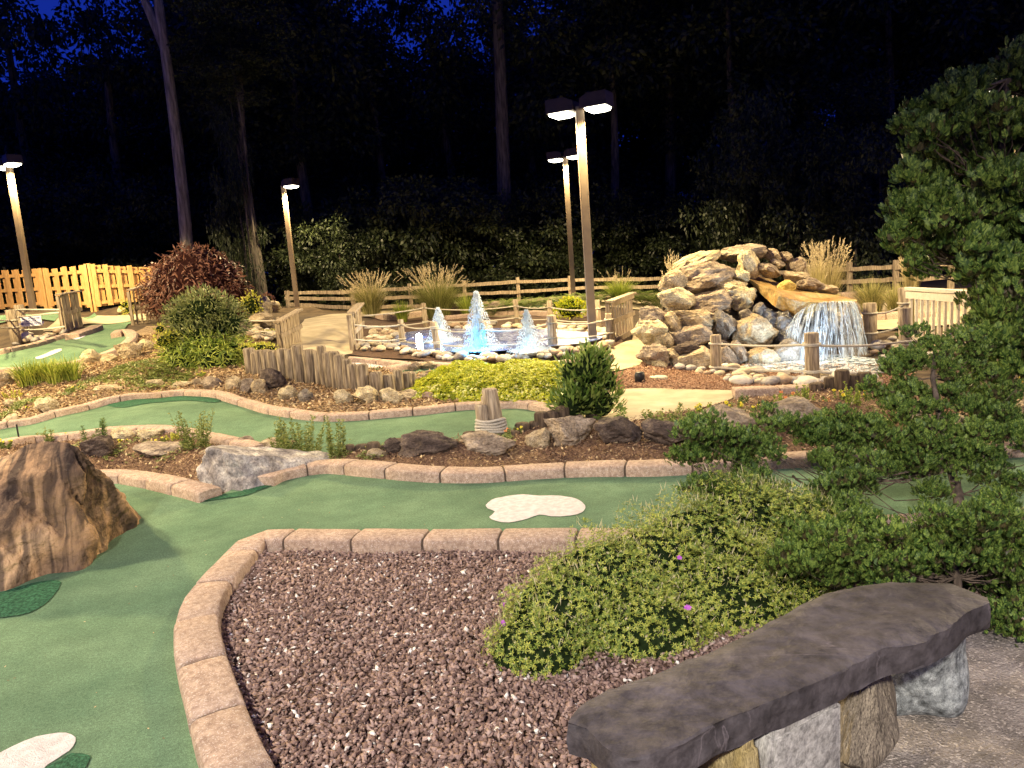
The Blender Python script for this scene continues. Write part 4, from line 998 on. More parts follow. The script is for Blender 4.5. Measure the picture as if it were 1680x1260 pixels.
# notice board hanging on the rope
def notice():
    y = G(30, 556).y - .12; a = Vector(at_y(33, 520, y)); b = Vector(at_y(67, 516.5, y)); w = (b - a).length; h = (16.5 / FPX) * y
    e = empty('notice_sign', (a + b) / 2, math.atan2(b.y - a.y, b.x - a.x), 'small white notice with blue lettering hanging from the rope at the left edge', 'sign')
    e.rotation_euler = (0, 0, 0)
    m = MB(); m.box((0,0,-h/2), (w, .012, h)); m.build('board', mat('sign_white', (.70,.72,.80), (.76,.78,.84), scale=3, rough=.5), e, bevel=.003)
    tm = mat('sign_blue', (.03,.04,.30), (.04,.05,.34), rough=.6)
    for k, (txt, s) in enumerate((('BALL IN WATER', .058), ('REPLACE', .058), ('ONE STROKE PENALTY', .055))):
        c = bpy.data.curves.new('lettering', 'FONT'); c.body = txt; c.size = s; c.align_x = 'CENTER'; c.extrude = .001; c.offset = .0012
        o = bpy.data.objects.new('lettering', c); COL.objects.link(o); dg = bpy.context.evaluated_depsgraph_get(); me = bpy.data.meshes.new_from_object(o.evaluated_get(dg)); bpy.data.objects.remove(o)
        me.materials.clear(); me.materials.append(tm); o = bpy.data.objects.new('lettering', me); link(o, e); o.location = (0, -.0085, -h * (.34 + .24 * k)); o.rotation_euler = (R(90), 0, 0)
notice()

# picket panels at the ends of the little bridges
def panel(A, Bp, hA, hB, n, label, w=.09, rails=(.55,), cap=True, low=None, lean=0):
    A, Bp = Vector(A), Vector(Bp); e = empty('picket_panel', A, 0, label, 'railing', 'weathered picket panels'); d = (Bp - A); d2 = Vector((d.x, d.y, 0)).normalized(); nn = Vector((d2.y, -d2.x, 0))
    for i in range(n):
        t = (i + .5) / n; p = d * t; h = hA + (hB - hA) * t; b = MB(); jx = random.uniform(-.006, .006)
        b.beam(p + nn * jx - Vector((0,0,.03)), p + nn * jx + Vector((0,0,h - .02)), w, .022, up=nn, sub=3, jit=.03); b.build('picket', WOODG, e)
    for t in (0, 1):
        p = d * t; h = hA + (hB - hA) * t; b = MB(); b.box(p + Vector((0,0,h/2 - .06)) - nn * .05, (.07,.07,h + .05), math.atan2(d2.y, d2.x)); b.build('post', WOODG, e, bevel=.006)
    for f in rails:
        b = MB(); a0 = Vector((0,0,hA * f)) + nn * .025 - d2 * .03; a1 = d + Vector((0,0,hB * f)) + nn * .025 + d2 * .03; b.beam(a0, a1, .028, .085, sub=4, jit=.04); b.build('rail', WOODG, e)
    if cap:
        b = MB(); b.beam(Vector((0,0,hA)) - d2 * .07, d + Vector((0,0,hB)) + d2 * .07, .15, .035, sub=4, jit=.03); b.build('cap_rail', WOODG, e)
    return e
def panel_px(a, b, n, label, **k):
    """a, b: (px, py_base, px_top, py_top[, depth])"""
    A = G(a[0], a[1]) if len(a) < 5 else Y(a[0], a[4]); B_ = G(b[0], b[1]) if len(b) < 5 else Y(b[0], b[4])
    return panel(A, B_, H(A, a[2], a[3]), H(B_, b[2], b[3]), n, label, **k)
pa = panel_px((464,574,456,528),(495,562,488,508), 6, 'weathered picket panel on the left side of the bridge path', w=.085, rails=(.5,))
pb = panel_px((583,576,576,513),(598,562,592,498), 4, 'weathered picket panel on the right side of the bridge path, seen nearly edge on', w=.09, rails=(.5,.1))
pc = panel_px((1005,562,994,495),(1040,545,1036,481), 8, 'weathered picket panel between the pond and the waterfall rockery', w=.10, rails=(.50,.04,.93))
pd = panel_px((108,545,88,484),(136,534,126,478), 4, 'weathered picket panel right of the white notice', w=.16, rails=(.48,))
pe = panel_px((222,532,212,476),(246,526,238,468), 3, 'weathered picket panel in front of the purple maple', w=.14, rails=(.42,))
# white balustrade at the right
def balustrade():
    A = Y(1488, 11.2); B_ = Y(1640, 9.0); Wm = mat('pale_paint', (.62,.54,.40), (.70,.62,.48), scale=20, rough=.6, bump=.2)
    e = empty('balustrade', A, 0, 'pale painted balustrade with thin spindles behind the cypress at the right', 'railing'); d = B_ - A; h = H(A, 1484, 474)
    b = MB(); b.beam((0,0,h), d + Vector((0,0,h)), .09, .05); b.build('top_rail', Wm, e, bevel=.008)
    b = MB(); b.beam((0,0,h - .09), d + Vector((0,0,h - .09)), .04, .10); b.build('upper_rail', Wm, e)
    b = MB(); b.beam((0,0,.12), d + Vector((0,0,.12)), .04, .09); b.build('lower_rail', Wm, e)
    for i in range(14):
        b = MB(); p = d * ((i + .8) / 14.5); b.box(p + Vector((0,0,(h - .05 + .1)/2)), (.035,.035,h - .2), math.atan2(d.y, d.x)); b.build('spindle', Wm, e)
balustrade()
# split rail fence along the back
def split_rail(nodes, label, fr=(.96,.60,.22)):
    N_ = []
    for px, y, pyt in nodes: p = Y(px, y); N_.append((p, H(p, px, pyt)))
    e = empty('split_rail_fence', N_[0][0], 0, label, 'fence', 'split rail fences'); o = N_[0][0]
    for k, (p, h) in enumerate(N_):
        b = MB(); q = p - o; b.beam(q - Vector((0,0,.1)), q + Vector((0,0,h * 1.14)), .12, .09, up=(0,1,0), sub=3, jit=.05); b.build('post', WOODG, e)
    for (p, h), (p2, h2) in zip(N_, N_[1:]):
        for f in fr:
            b = MB(); b.beam(p - o + Vector((random.uniform(-.1,.0),-.04,h * f)), p2 - o + Vector((.06,-.04,h2 * f + random.uniform(-.02,.02))), .045, .11, sub=6, jit=.12); b.build('rail', WOODG, e)
split_rail([(470,23.9,480),(577,24.2,477),(672,25,471),(762,25.5,466),(850,26,461),(935,25.5,458),(1010,25,457),(1090,24.5,456),(1180,24,450)], 'long split rail fence running along the dark woods behind the pond')
split_rail([(1250,21,445),(1322,20.5,441),(1394,20,437),(1470,19,434),(1560,18,428),(1700,17,420)], 'split rail fence behind the waterfall at the right', fr=(.92,.52,.12))
# yellow board fence
def board_fence():
    o = Y(0, 24); e = empty('board_fence', o, 0, 'new yellow shadowbox board fence at the left edge', 'fence')
    for (px0, y0, t0, px1, y1, t1, lab) in ((-70,24.4,446,71,24,441,0),(79,23.6,441,147,23.2,434,1),(151,23.2,433,250,24.2,438,2)):
        a, b = Y(px0, y0), Y(px1, y1); ha, hb = H(a, px0, t0), H(b, px1, t1); d = b - a; L = d.length; d2 = d.normalized(); nn = Vector((d2.y, -d2.x, 0))
        n = int(L / .17)
        for i in range(n):
            t = (i + .5) / n; p = a - o + d * t; h = ha + (hb - ha) * t + random.uniform(-.02,.02); side = 1 if i % 2 == 0 else -1; lo = .12
            m = MB(); q = p + nn * side * .05; w = .15 if side > 0 else .15
            m.beam(q + Vector((0,0,lo)), q + Vector((0,0,h)), w, .02, up=nn, sub=1); m.build('board', WOODY, e)
        for f in (.17,.52,.86):
            m = MB(); m.beam(a - o + Vector((0,0,ha*f)), b - o + Vector((0,0,hb*f)), .04, .10); m.build('rail', WOODY, e)
        for t in (0, 1):
            p = a - o + d * t; h = ha + (hb-ha)*t; m = MB(); m.box(p + Vector((0,0,h/2-.1)), (.11,.11,h+.25)); m.build('post', WOODY, e)
board_fence()
# log palisade
LOGM = mat('log_wood', (.12,.09,.06), (.40,.33,.23), scale=9, rough=.9, bump=1, bscale=30, stretch=(5,5,.5), c3=(.26,.205,.14))
def palisade():
    line = [(409,612,409,573),(430,617,430,572),(452,622,450,570),(476,627,474,569),(500,632,497,568),(525,637,520,569),(543,641,538,572),(560,644,555,584),(577,646,572,590),(594,648,589,597),(612,649,608,606),(630,650,626,609),(648,649,646,610),(664,645,662,611),(678,640,677,613),(690,634,690,614),(702,628,702,612),(713,621,714,607),(722,615,722,603)]
    Bp = smooth_line([G(a[0], a[1]) for a in line], .05); Tz = []
    base = [G(a[0], a[1]) for a in line]; hs = [H(q, a[2], a[3]) for q, a in zip(base, line)]
    cum = [0]; 
    for p, q in zip(base, base[1:]): cum.append(cum[-1] + (q - p).length)
    e = empty('log_palisade', base[0], 0, 'curving palisade of weathered upright logs holding up the path', 'palisade'); s = 0; k = 0
    while s < cum[-1]:
        r = random.uniform(.062, .088); s += r
        x = np.interp(s, cum, [p.x for p in base]); y = np.interp(s, cum, [p.y for p in base]); z = np.interp(s, cum, [p.z for p in base]); h = np.interp(s, cum, hs) + random.uniform(-.05,.03)
        b = MB(); q = Vector((x, y + .02, z)) - base[0]; l = random.uniform(-.02,.02)
        b.tube([q - Vector((0,0,.1)), q + Vector((l*.5,0,h*.5)), q + Vector((l,0,h-.02)), q + Vector((l,0,h))], [r*1.02,r,r*.98,r*.80], 12); b.build('log', LOGM, e, True); s += r + random.uniform(.006, .02); k += 1
palisade()
# short log stubs round the bed
DARKW = mat('dark_wood', (.045,.03,.02), (.14,.10,.065), scale=10, rough=.9, bump=.8, bscale=30, stretch=(5,5,.6))
def stub(px, py, w, h, label, m=DARKW, group='short log stubs'):
    p = G(px, py); s = scale_at(p); r = w * s / 2; hh = h * s; b = MB()
    b.tube([Vector((0,0,-.1)), Vector((0,0,hh*.6)), Vector((0,0,hh-.015)), Vector((0,0,hh))], [r, r, r*.97, r*.82], 14); o = b.build('log_stub', m, None, True); o.location = (p.x, p.y + r, p.z); tag(o, label, 'log stub', group)
for a in [(572,750,20,18,'leftmost short log stub behind the long weedy plants'),(592,744,24,12,'low log stub second from the left behind the kerb bed'),(612,750,24,22,'short log stub with a knob, third from the left'),(632,744,22,11,'sunken log stub left of the small dark rock'),(652,741,26,18,'log stub touching the small dark rock'),
    (770,722,24,11,'wide stub nearly buried right of the pitted rock'),(842,722,22,13,'stub against the rope bound bollards at their right'),(858,714,26,18,'low stub second to the right of the bollards'),(878,709,20,16,'stub in the middle of the row right of the bollards'),(890,708,24,30,'tall dark stub in the row right of the bollards'),(908,706,22,30,'tall dark stub left of the glossy shrub'),(925,702,24,34,'tallest dark stub half hidden by the glossy shrub')]: stub(*a)
for a in [(1344,652,24,22,'dark stub at the left of the group before the waterfall pool'),(1366,648,20,28,'second stub from the left before the waterfall pool'),(1387,650,24,42,'tallest dark stub before the waterfall pool'),(1405,648,18,32,'thin stub right of the tallest one before the waterfall pool'),(1424,648,24,36,'rightmost stub before the waterfall pool beside the cypress')]: stub(*a)
# bollards tied with rope
def bollards():
    A = G(817, 712); B_ = G(796, 712); e = empty('tied_bollards', A, 0, 'pair of weathered log bollards bound together with thick white rope', 'bollard')
    hA = H(A, 811, 638); hB = H(B_, 794, 652); s = scale_at(A)
    for q, h, r, ln, lx in ((Vector((0,.03,0)), hA, 13.5*s, -.05, 0),(B_ - A, hB*.82, 12.5*s, -.01, 0)):
        b = MB(); b.tube([q - Vector((0,0,.1)), q + Vector((ln*.5,0,h*.5)), q + Vector((ln,0,h-.015)), q + Vector((ln,0,h))], [r,r*.97,r*.95,r*.85], 14); b.build('post', WOODG, e, True)
    q = (B_ - A) + Vector((.015,.07,0)); b = MB(); b.tube([q, q + Vector((.01,0,hB-.01)), q + Vector((.01,0,hB))], [8*s,7.5*s,6*s], 12); b.build('post', WOODG, e, True)
    c = (B_ - A) / 2; m = MB(); rx, ry = 24*s, 15*s
    for k in range(5):
        m.tube([c + Vector((math.cos(a) * rx * (1+.04*math.sin(k)), math.sin(a) * ry,   .03 + k * .027 + .005 * math.sin(3*a+k))) for a in np.linspace(0, 2*math.pi, 30)], .0135, 8, False)
    m.build('rope', ROPE, e, True)
bollards()
# little things
def disc(px, py, r, h, m, name, label, cat, parts=None):
    p = G(px, py); b = MB(); b.tube([(0,0,-.02),(0,0,h*.7),(0,0,h)], [r, r, r*.8], 18); o = b.build(name, m, None, True); o.location = (p.x, p.y, p.z + .01); tag(o, label, cat)
    return o
disc(1050, 627, .065, .12, mat('black_plastic', (.012,.012,.014), (.02,.02,.022), rough=.45), 'spotlight_can', 'short black spotlight can on the red mulch left of the rockery', 'spotlight')
disc(1080, 622, .12, .03, mat('lid_beige', (.42,.38,.26), (.5,.45,.32), rough=.6), 'valve_lid', 'round beige lid lying on the red mulch beside the black can', 'lid')
disc(205, 625, .10, .02, MATS['lid_beige'], 'valve_lid', 'round pale green lid in the litter of the upper bed', 'lid')
o = MB(); o.box((0,0,.07), (.012,.012,.14)); o.build('marker', MATS['black_plastic'], None); q = bpy.data.objects[-1] if False else None
mk_o = [x for x in COL.objects if x.name == 'marker'][0]; pp = P(33, 730); mk_o.location = (pp.x, pp.y, T1(pp.x, pp.y)); mk_o.scale = (1,1,1.6); tag(mk_o, 'thin black stake behind the top of the striped boulder', 'stake')
# drain holes in the kerb face
for px, py, lab in ((878,781,'left'),(960,777,'right')):
    p = P(px, py); b = MB(); b.tube([(0,-.012,0),(0,.03,0)], .013, 10); o = b.build('drain_hole', MATS['black_plastic'], None, True); o.location = (p.x, p.y + .02, .025); tag(o, 'black drain hole at the foot of the kerb behind the white patch, ' + lab + ' one', 'drain hole')
# raised white paint patches on the carpet
PAINT = mat('white_patch', (.66,.62,.61), (.84,.80,.79), scale=30, rough=.9, bump=1, bscale=180)
def patch(pts, dz, h, name, m, label, cat=None, nz=.0, step=.025):
    poly = [P(x, y, dz) for x, y in pts]; L = smooth_line([Vector((p.x, p.y, 0)) for p in poly + poly[:1]], .04)[:-1]
    L = [p + Vector((noise.noise(p*60), noise.noise(p*60+Vector((4,4,4))), 0)) * .006 for p in L]
    o = sheet(name, [(p.x, p.y) for p in L], m, dz, step=step, mound=h, nz=nz, kind=None if cat else 'structure', nsc=12); 
    if cat: tag(o, label, cat)
    return o
patch([(797,829),(806,820),(830,814),(858,811),(885,813),(918,813),(945,818),(960,829),(955,840),(935,846),(905,847),(885,844),(865,851),(835,857),(812,854),(803,848),(812,839),(800,834)], .017, .012, 'sand_patch', PAINT, 'white two lobed patch painted on the nearest green between two kerbs', 'patch', .004)
patch([(-60,1262),(-20,1245),(20,1224),(60,1208),(95,1202),(118,1205),(124,1216),(112,1232),(90,1246),(70,1262),(50,1290),(-60,1300)], .017, .012, 'sand_patch', PAINT, 'white patch on the turf cut by the bottom left corner', 'patch', .004)
patch([(58,586),(75,580),(97,572),(101,575),(85,582),(62,589)], .02, .012, 'sand_patch', PAINT, 'thin white patch on the upper left green', 'patch', .0, .06)
patch([(574,594),(600,592),(634,598),(632,602),(600,603),(578,600)], .014, .01, 'sand_patch', PAINT, 'white patch between the palisade and the short kerb', 'patch', .0, .06)
patch([(118,551),(140,547),(138,552),(128,556),(119,556)], .02, .02, 'rink_cup', mat('lilac_plate', (.50,.48,.62), (.6,.58,.7), rough=.5), 'small pale lilac plate on the upper left green by the dark kerb', 'plate', .0, .06)
# rough dark carpet pieces
patch([(-40,985),(0,972),(60,955),(95,952),(97,962),(80,985),(50,1004),(10,1012),(-40,1010)], .018, .012, 'dark_carpet_patch', TURF_D, '', None, .006)
patch([(395,806),(430,790),(470,780),(452,794),(428,803),(405,812),(365,818),(330,822),(360,812)], .018, .006, 'dark_carpet_patch', TURF_D, '', None, .003)
patch([(170,662),(225,654),(290,650),(330,650),(362,655),(345,660),(300,657),(260,660),(215,667),(190,668)], .018, .006, 'dark_carpet_patch', TURF_D, '', None, .003, .05)
patch([(70,1262),(100,1246),(116,1236),(150,1240),(120,1275)], .0175, .008, 'dark_carpet_patch', TURF_D, '', None, .003)
# low black drain slot by the far kerb
kerb(line_px([(1290,491),(1400,486),(1485,483)], step=.2), 'far tan kerb on the right in front of the ornamental grass', w=.3, h=.2, block=1.2)
kerb(line_px([(1380,525),(1440,519),(1530,514)], step=.2), 'second tan kerb on the right behind the waterfall pool', w=.25, h=.16, block=1.0)
kerb(line_px([(622,519),(700,513),(790,507),(860,506)], step=.2), 'far tan kerb behind the fountain pond on the left', w=.26, h=.16, block=.9)
kerb(line_px([(730,520),(790,515),(850,512),(900,513),(960,515)], step=.2), 'tan kerb just behind the river stones of the pond', w=.22, h=.12, block=.9)
kerb(line_px([(118,551),(135,544),(158,535)], step=.1), 'short dark kerb at the foot of the picket panel by the notice', w=.3, h=.12)
# ============================================================ VEGETATION
def unit(v): return v / np.maximum(1e-9, np.linalg.norm(v, axis=-1, keepdims=True))
def rvec(n): return unit(RNG.normal(size=(n, 3)))
def diamonds(C, D, Nn, L, Wd, curl=0.):
    """one four-cornered leaf per row: base C, direction D, side from D x Nn"""
    n = len(C); D = unit(D); S = unit(np.cross(D, Nn)); L = np.broadcast_to(L, n)[:, None]; Wd = np.broadcast_to(Wd, n)[:, None]
    U = np.cross(S, D)
    a = C; b = C + D * L * .45 + S * Wd / 2 + U * curl * L * .2; c = C + D * L - U * curl * L * .3; d = C + D * L * .45 - S * Wd / 2 + U * curl * L * .2
    V = np.stack([a, b, c, d], 1).reshape(-1, 3); return V, np.arange(n * 4).reshape(n, 4)
def cat_vf(parts):
    V, F, k = [], [], 0
    for v, f in parts: V.append(v); F.append(f + k); k += len(v)
    return np.concatenate(V), np.concatenate(F)
def plant(name, loc, label, cat, group=None): return empty(name, loc, 0, label, cat, group)
def leaf_part(name, parts, m, e, smooth=False):
    V, F = cat_vf(parts); o = mk_np(name, V - np.array(e.location)[None], F, m, e, smooth); return o
def dome_pts(c, r, n, low=-.1, depth=.25):
    """points near the surface of an ellipsoid dome, with outward normals"""
    d = rvec(n * 2); d = d[d[:, 2] > low][:n]; k = 1 - depth * RNG.random((len(d), 1)) ** 1.5
    lump = 1 + .12 * np.sin(d[:, :1] * 7 + c[0]) * np.sin(d[:, 1:2] * 6 + c[1]) + .08 * np.sin(d[:, 2:] * 9 + d[:, :1] * 5)
    return np.array(c) + d * np.array(r) * k * lump, unit(d / np.array(r))
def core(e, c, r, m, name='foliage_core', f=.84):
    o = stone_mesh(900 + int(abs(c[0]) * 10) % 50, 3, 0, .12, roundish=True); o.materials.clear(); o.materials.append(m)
    b = bpy.data.objects.new('shade_core', o); link(b, e); b.location = Vector(c) - e.location - Vector((0, 0, r[2] * f)); b.scale = (r[0]*2*f, r[1]*2*f, r[2]*2*f); return b  # solid dark filling: shade between the leaves is put into its colour
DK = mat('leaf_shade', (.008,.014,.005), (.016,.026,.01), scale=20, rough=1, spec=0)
BARK = mat('bark', (.05,.038,.028), (.16,.12,.09), scale=8, rough=.9, bump=1, bscale=20, stretch=(3,3,.5))
G_GER = leafmat('geranium_leaf', (.11,.18,.03), (.50,.52,.10), (.27,.34,.06), tl=.3)
G_STRAW = leafmat('pale_stalk', (.45,.42,.20), (.62,.55,.36), tl=.2)
G_PURP = leafmat('purple_petal', (.42,.10,.50), (.55,.16,.62), tl=.3)
G_CYP = leafmat('cypress_leaf', (.03,.07,.013), (.20,.28,.055), (.085,.145,.028), tl=.15, rough=.55)
G_CYPD = leafmat('cypress_inner', (.03,.035,.012), (.09,.07,.03), tl=.1)
G_LAU = leafmat('laurel_leaf', (.08,.15,.025), (.28,.36,.09), (.16,.24,.05), rough=.35, spec=.5)
G_OLV = leafmat('olive_leaf', (.09,.12,.035), (.34,.37,.15), (.19,.22,.085), rough=.4)
G_BAM = leafmat('bamboo_leaf', (.11,.18,.02), (.42,.48,.08), (.23,.31,.045))
G_SED = leafmat('sedum_leaf', (.20,.28,.01), (.58,.56,.03), (.40,.43,.02), tl=.2)
G_SEDW = leafmat('sedum_flower', (.55,.55,.15), (.75,.72,.35), tl=.2)
G_MAP = leafmat('maple_leaf', (.13,.06,.045), (.32,.155,.105), (.21,.10,.07))
G_GRS = leafmat('grass_blade', (.14,.20,.025), (.46,.50,.10), (.28,.35,.05))
G_ORN = leafmat('ornamental_blade', (.16,.16,.05), (.46,.42,.18), (.30,.28,.10))
G_PLU = leafmat('plume', (.46,.38,.22), (.68,.58,.38), tl=.3)
G_YEL = leafmat('yellow_leaf', (.32,.34,.04), (.66,.62,.12), (.48,.48,.07))
G_WEED = leafmat('weed_leaf', (.10,.15,.03), (.32,.34,.10), (.20,.24,.06))
G_FERN = leafmat('fern_leaf', (.08,.13,.025), (.26,.31,.07), (.16,.21,.045))
G_FLY = leafmat('yellow_flower', (.80,.66,.03), (.85,.75,.08), tl=.2)
G_FLO = leafmat('orange_flower', (.8,.25,.08), (.85,.40,.15), tl=.2)
G_TREE = leafmat('tree_leaf', (.008,.014,.006), (.042,.054,.022), (.020,.029,.011), tl=.25, scale=.6)

def rosettes(C, Nn, k, L, Wd, tilt=.35):
    """k leaflets spreading from each centre in the plane across Nn"""
    n = len(C); A = unit(np.cross(Nn, rvec(n))); B_ = np.cross(Nn, A); ph = RNG.random(n) * 6.28; P_ = []
    Ls = L * (.7 + .6 * RNG.random(n))
    for i in range(k):
        a = ph + 6.283 * i / k + RNG.normal(0, .12, n); D = A * np.cos(a)[:, None] + B_ * np.sin(a)[:, None] + Nn * (tilt + RNG.normal(0, .2, n))[:, None]
        P_.append(diamonds(C, D, Nn, Ls, Ls * Wd))
    return cat_vf(P_)
# ---- cranesbill mound in the gravel
def geranium():
    cs = []
    for px, py, rx, ry, h in [(885,1075,.24,.22,.20),(930,1035,.32,.28,.31),(1000,1010,.38,.36,.39),(1080,985,.40,.36,.43),(1150,965,.42,.36,.46),(1220,930,.42,.36,.48),(1290,930,.38,.32,.42),(1180,1010,.36,.24,.28),(1270,985,.30,.22,.26),(1060,1050,.32,.2,.22)]:
        p = G(px, py); cs.append((p, (rx, ry, h)))
    e = plant('cranesbill_mound', cs[2][0], 'wide cranesbill mound with lacy green leaves and purple flowers beside the slate bench', 'shrub')
    P_, S_ = [], []
    for p, r in cs:
        n = int(7200 * (r[0] * r[1] + r[0] * r[2] + r[1] * r[2])); C, Nn = dome_pts(p, r, n, 0, .3)
        Nn = unit(Nn + .55 * rvec(len(Nn)) + np.array((0, 0, .25))); P_.append(rosettes(C, Nn, 6, .0145, .34))
        C, Nn = dome_pts(p, r, n // 7, .0, .1); D = unit(Nn * .6 + .6 * rvec(len(Nn)) + np.array((0, 0, .8))); S_.append(diamonds(C, D, rvec(len(C)), .028 + .03 * RNG.random(len(C)), .0032))
        C, Nn = dome_pts(p, r, n // 14, .0, .05); S_.append(rosettes(C + Nn * .012, Nn, 4, .006, .5))
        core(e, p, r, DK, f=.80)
    leaf_part('leaves', P_, G_GER, e); leaf_part('seed_heads', S_, G_STRAW, e)
    for px, py, d in [(824,992,.12),(826,1022,.1),(1113,916,.45),(1130,1000,.38)]:
        q = P(px, py, d); q += (Vector((0,0,CAMH)) - q).normalized() * .05; C = np.repeat(np.array([q]), 3, 0) + RNG.normal(0, .004, (3,3)); Nn = np.repeat(np.array([(0,-.7,.7)]), 3, 0)
        leaf_part('flower', [rosettes(C, Nn, 5, .0105, .8, .1)], G_PURP, e)
geranium()

# ---- hinoki cypresses: flat, cupped, fan shaped sprays gathered in clumps
def fans(C, D, Nn, L):
    """a feathery spray: an axis along D that arches over, with pairs of side lobes"""
    S = unit(np.cross(D, Nn)); P_ = [diamonds(C, D, Nn, L * 1.05, L * .15, .3)]
    for t in (.12, .3, .48, .66, .82):
        w = (1 - .62 * t) * .62; base = C + D * (L * t)[:, None] - Nn * (L * .16 * t * t)[:, None]
        for sg in (-1, 1):
            d = D * .72 + S * sg * .7 - Nn * .12; P_.append(diamonds(base, d, Nn, L * w, L * .17, .3))
    return cat_vf(P_)
def cyp_clump(c, r, n, L):
    d = rvec(n); d[:, 2] = np.where(d[:, 2] < -.35, -d[:, 2], d[:, 2]); C = np.array(c) + d * np.array(r) * (.55 + .45 * RNG.random((n, 1)))
    D = unit(d * .75 + np.array((0, 0, .75)) + .45 * rvec(n)); Nn = d + .35 * rvec(n); Nn = unit(Nn - (Nn * D).sum(1, keepdims=True) * D)
    return fans(C, D, Nn, L * (.7 + .6 * RNG.random(n)))
def twig(m, a, b, r0, r1, wob=.06, n=6):
    a, b = Vector(a), Vector(b); L = (b - a).length; pts = [a.lerp(b, t) + Vector([random.uniform(-wob, wob) * L * math.sin(math.pi * t) for _ in range(3)]) + Vector((0, 0, -.12 * L * math.sin(math.pi * t))) for t in np.linspace(0, 1, n)]
    m.tube(pts, list(np.linspace(r0, r1, n)), 6, False)
def cypress(name, base, label, blobs, trunk, L=.045, per=1.0, rt=.05, up=.25, brown=.35):
    """blobs: (px, py, depth, radius in px)"""
    e = plant(name, base, label, 'conifer'); P_, B_, m = [], [], MB(); T_ = [Vector(q) for q in trunk]
    m.tube([q - Vector(base) for q in T_], list(np.linspace(rt, rt * .35, len(T_))), 9, False)
    for px, py, y, rp in blobs:
        c = at_y(px, py, y); s = y / FPX; r = rp * s; k = max(1, int(rp / 22))
        for _ in range(4 if rp > 12 else 1):
            cc = c + (rvec(1)[0] * r * .9 if rp > 12 else 0); rr = r * random.uniform(.7, 1.05)
            n = int(per * 7.0 * (rr / L) ** 2); n = max(25, n)
            P_.append(cyp_clump(cc, (rr, rr, rr * .85), n, L)); B_.append(cyp_clump(cc, (rr * .55, rr * .55, rr * .4), max(6, int(n * brown)), L * .9))
            q = min(T_, key=lambda t: (t - Vector(cc)).length + max(0, t.z - cc[2]) * 2); twig(m, q - Vector(base), Vector(cc) - Vector(base), rt * .16, rt * .05) if random.random() < .4 else None
    m.build('trunk', BARK, e, True); leaf_part('foliage', P_, G_CYP, e); leaf_part('inner_foliage', B_, G_CYPD, e)  # second leaf set is the darker brown sprays inside each clump
    return e
rb = random.Random(21)
def fill(poly, n, y0, y1, r0, r1):
    out = []; xs = [q[0] for q in poly]; ys = [q[1] for q in poly]
    while len(out) < n:
        x, y_ = rb.uniform(min(xs), max(xs)), rb.uniform(min(ys), max(ys))
        if inside(poly, np.array([x]), np.array([y_]))[0] and all(math.hypot(x - a, y_ - b) > (r0 + r1) * .32 for a, b, _, _ in out): out.append((x, y_, rb.uniform(y0, y1), rb.uniform(r0, r1)))
    return out
tb = Y(1655, 5.6); tall = fill([(1495,215),(1560,160),(1590,140),(1608,215),(1640,110),(1662,100),(1760,200),(1760,560),(1640,600),(1600,590),(1572,455),(1500,432),(1478,360),(1470,320),(1480,260)], 120, 5.1, 6.2, 26, 40)
tall += [(1462,208,5.3,13),(1478,214,5.3,16),(1492,192,5.4,15),(1475,182,5.4,9),(1586,126,5.5,12),(1578,145,5.5,16),(1655,92,5.6,9),(1650,110,5.6,16),(1632,122,5.6,12),(1520,162,5.4,12),(1540,168,5.4,15),(1610,190,5.6,14),(1600,165,5.6,10),(1480,300,5.3,18),(1470,345,5.3,18),(1462,372,5.3,16),(1455,392,5.2,14),(1448,410,5.2,12),(1475,430,5.3,14),(1600,600,5.0,30),(1640,640,4.95,34),(1585,640,5.0,26),(1610,545,5.0,26),(1650,570,4.9,34),(1600,680,4.9,28),(1650,700,4.9,30)] + [(1590,420,4.95,36),(1640,470,4.95,38),(1625,500,4.95,34),(1660,400,4.95,38),(1585,440,5.0,26),(1640,540,4.95,38),(1600,560,4.95,32),(1670,600,4.95,34),(1670,300,5.0,38),(1600,330,5.0,38),(1550,380,5.0,34)]
tall = [(a + (26 if r > 20 else 14), b, c, r * .92) for a, b, c, r in tall]
cypress('tall_cypress', tb, 'tall hinoki cypress with feathery dark green sprays at the right edge', tall, [tb, Vector(at_y(1650,560,5.6)), Vector(at_y(1648,420,5.6)), Vector(at_y(1640,280,5.6)), Vector(at_y(1652,130,5.6))], L=.060, per=1.5, rt=.055)
sb = G(1578, 880); y_s = sb.y
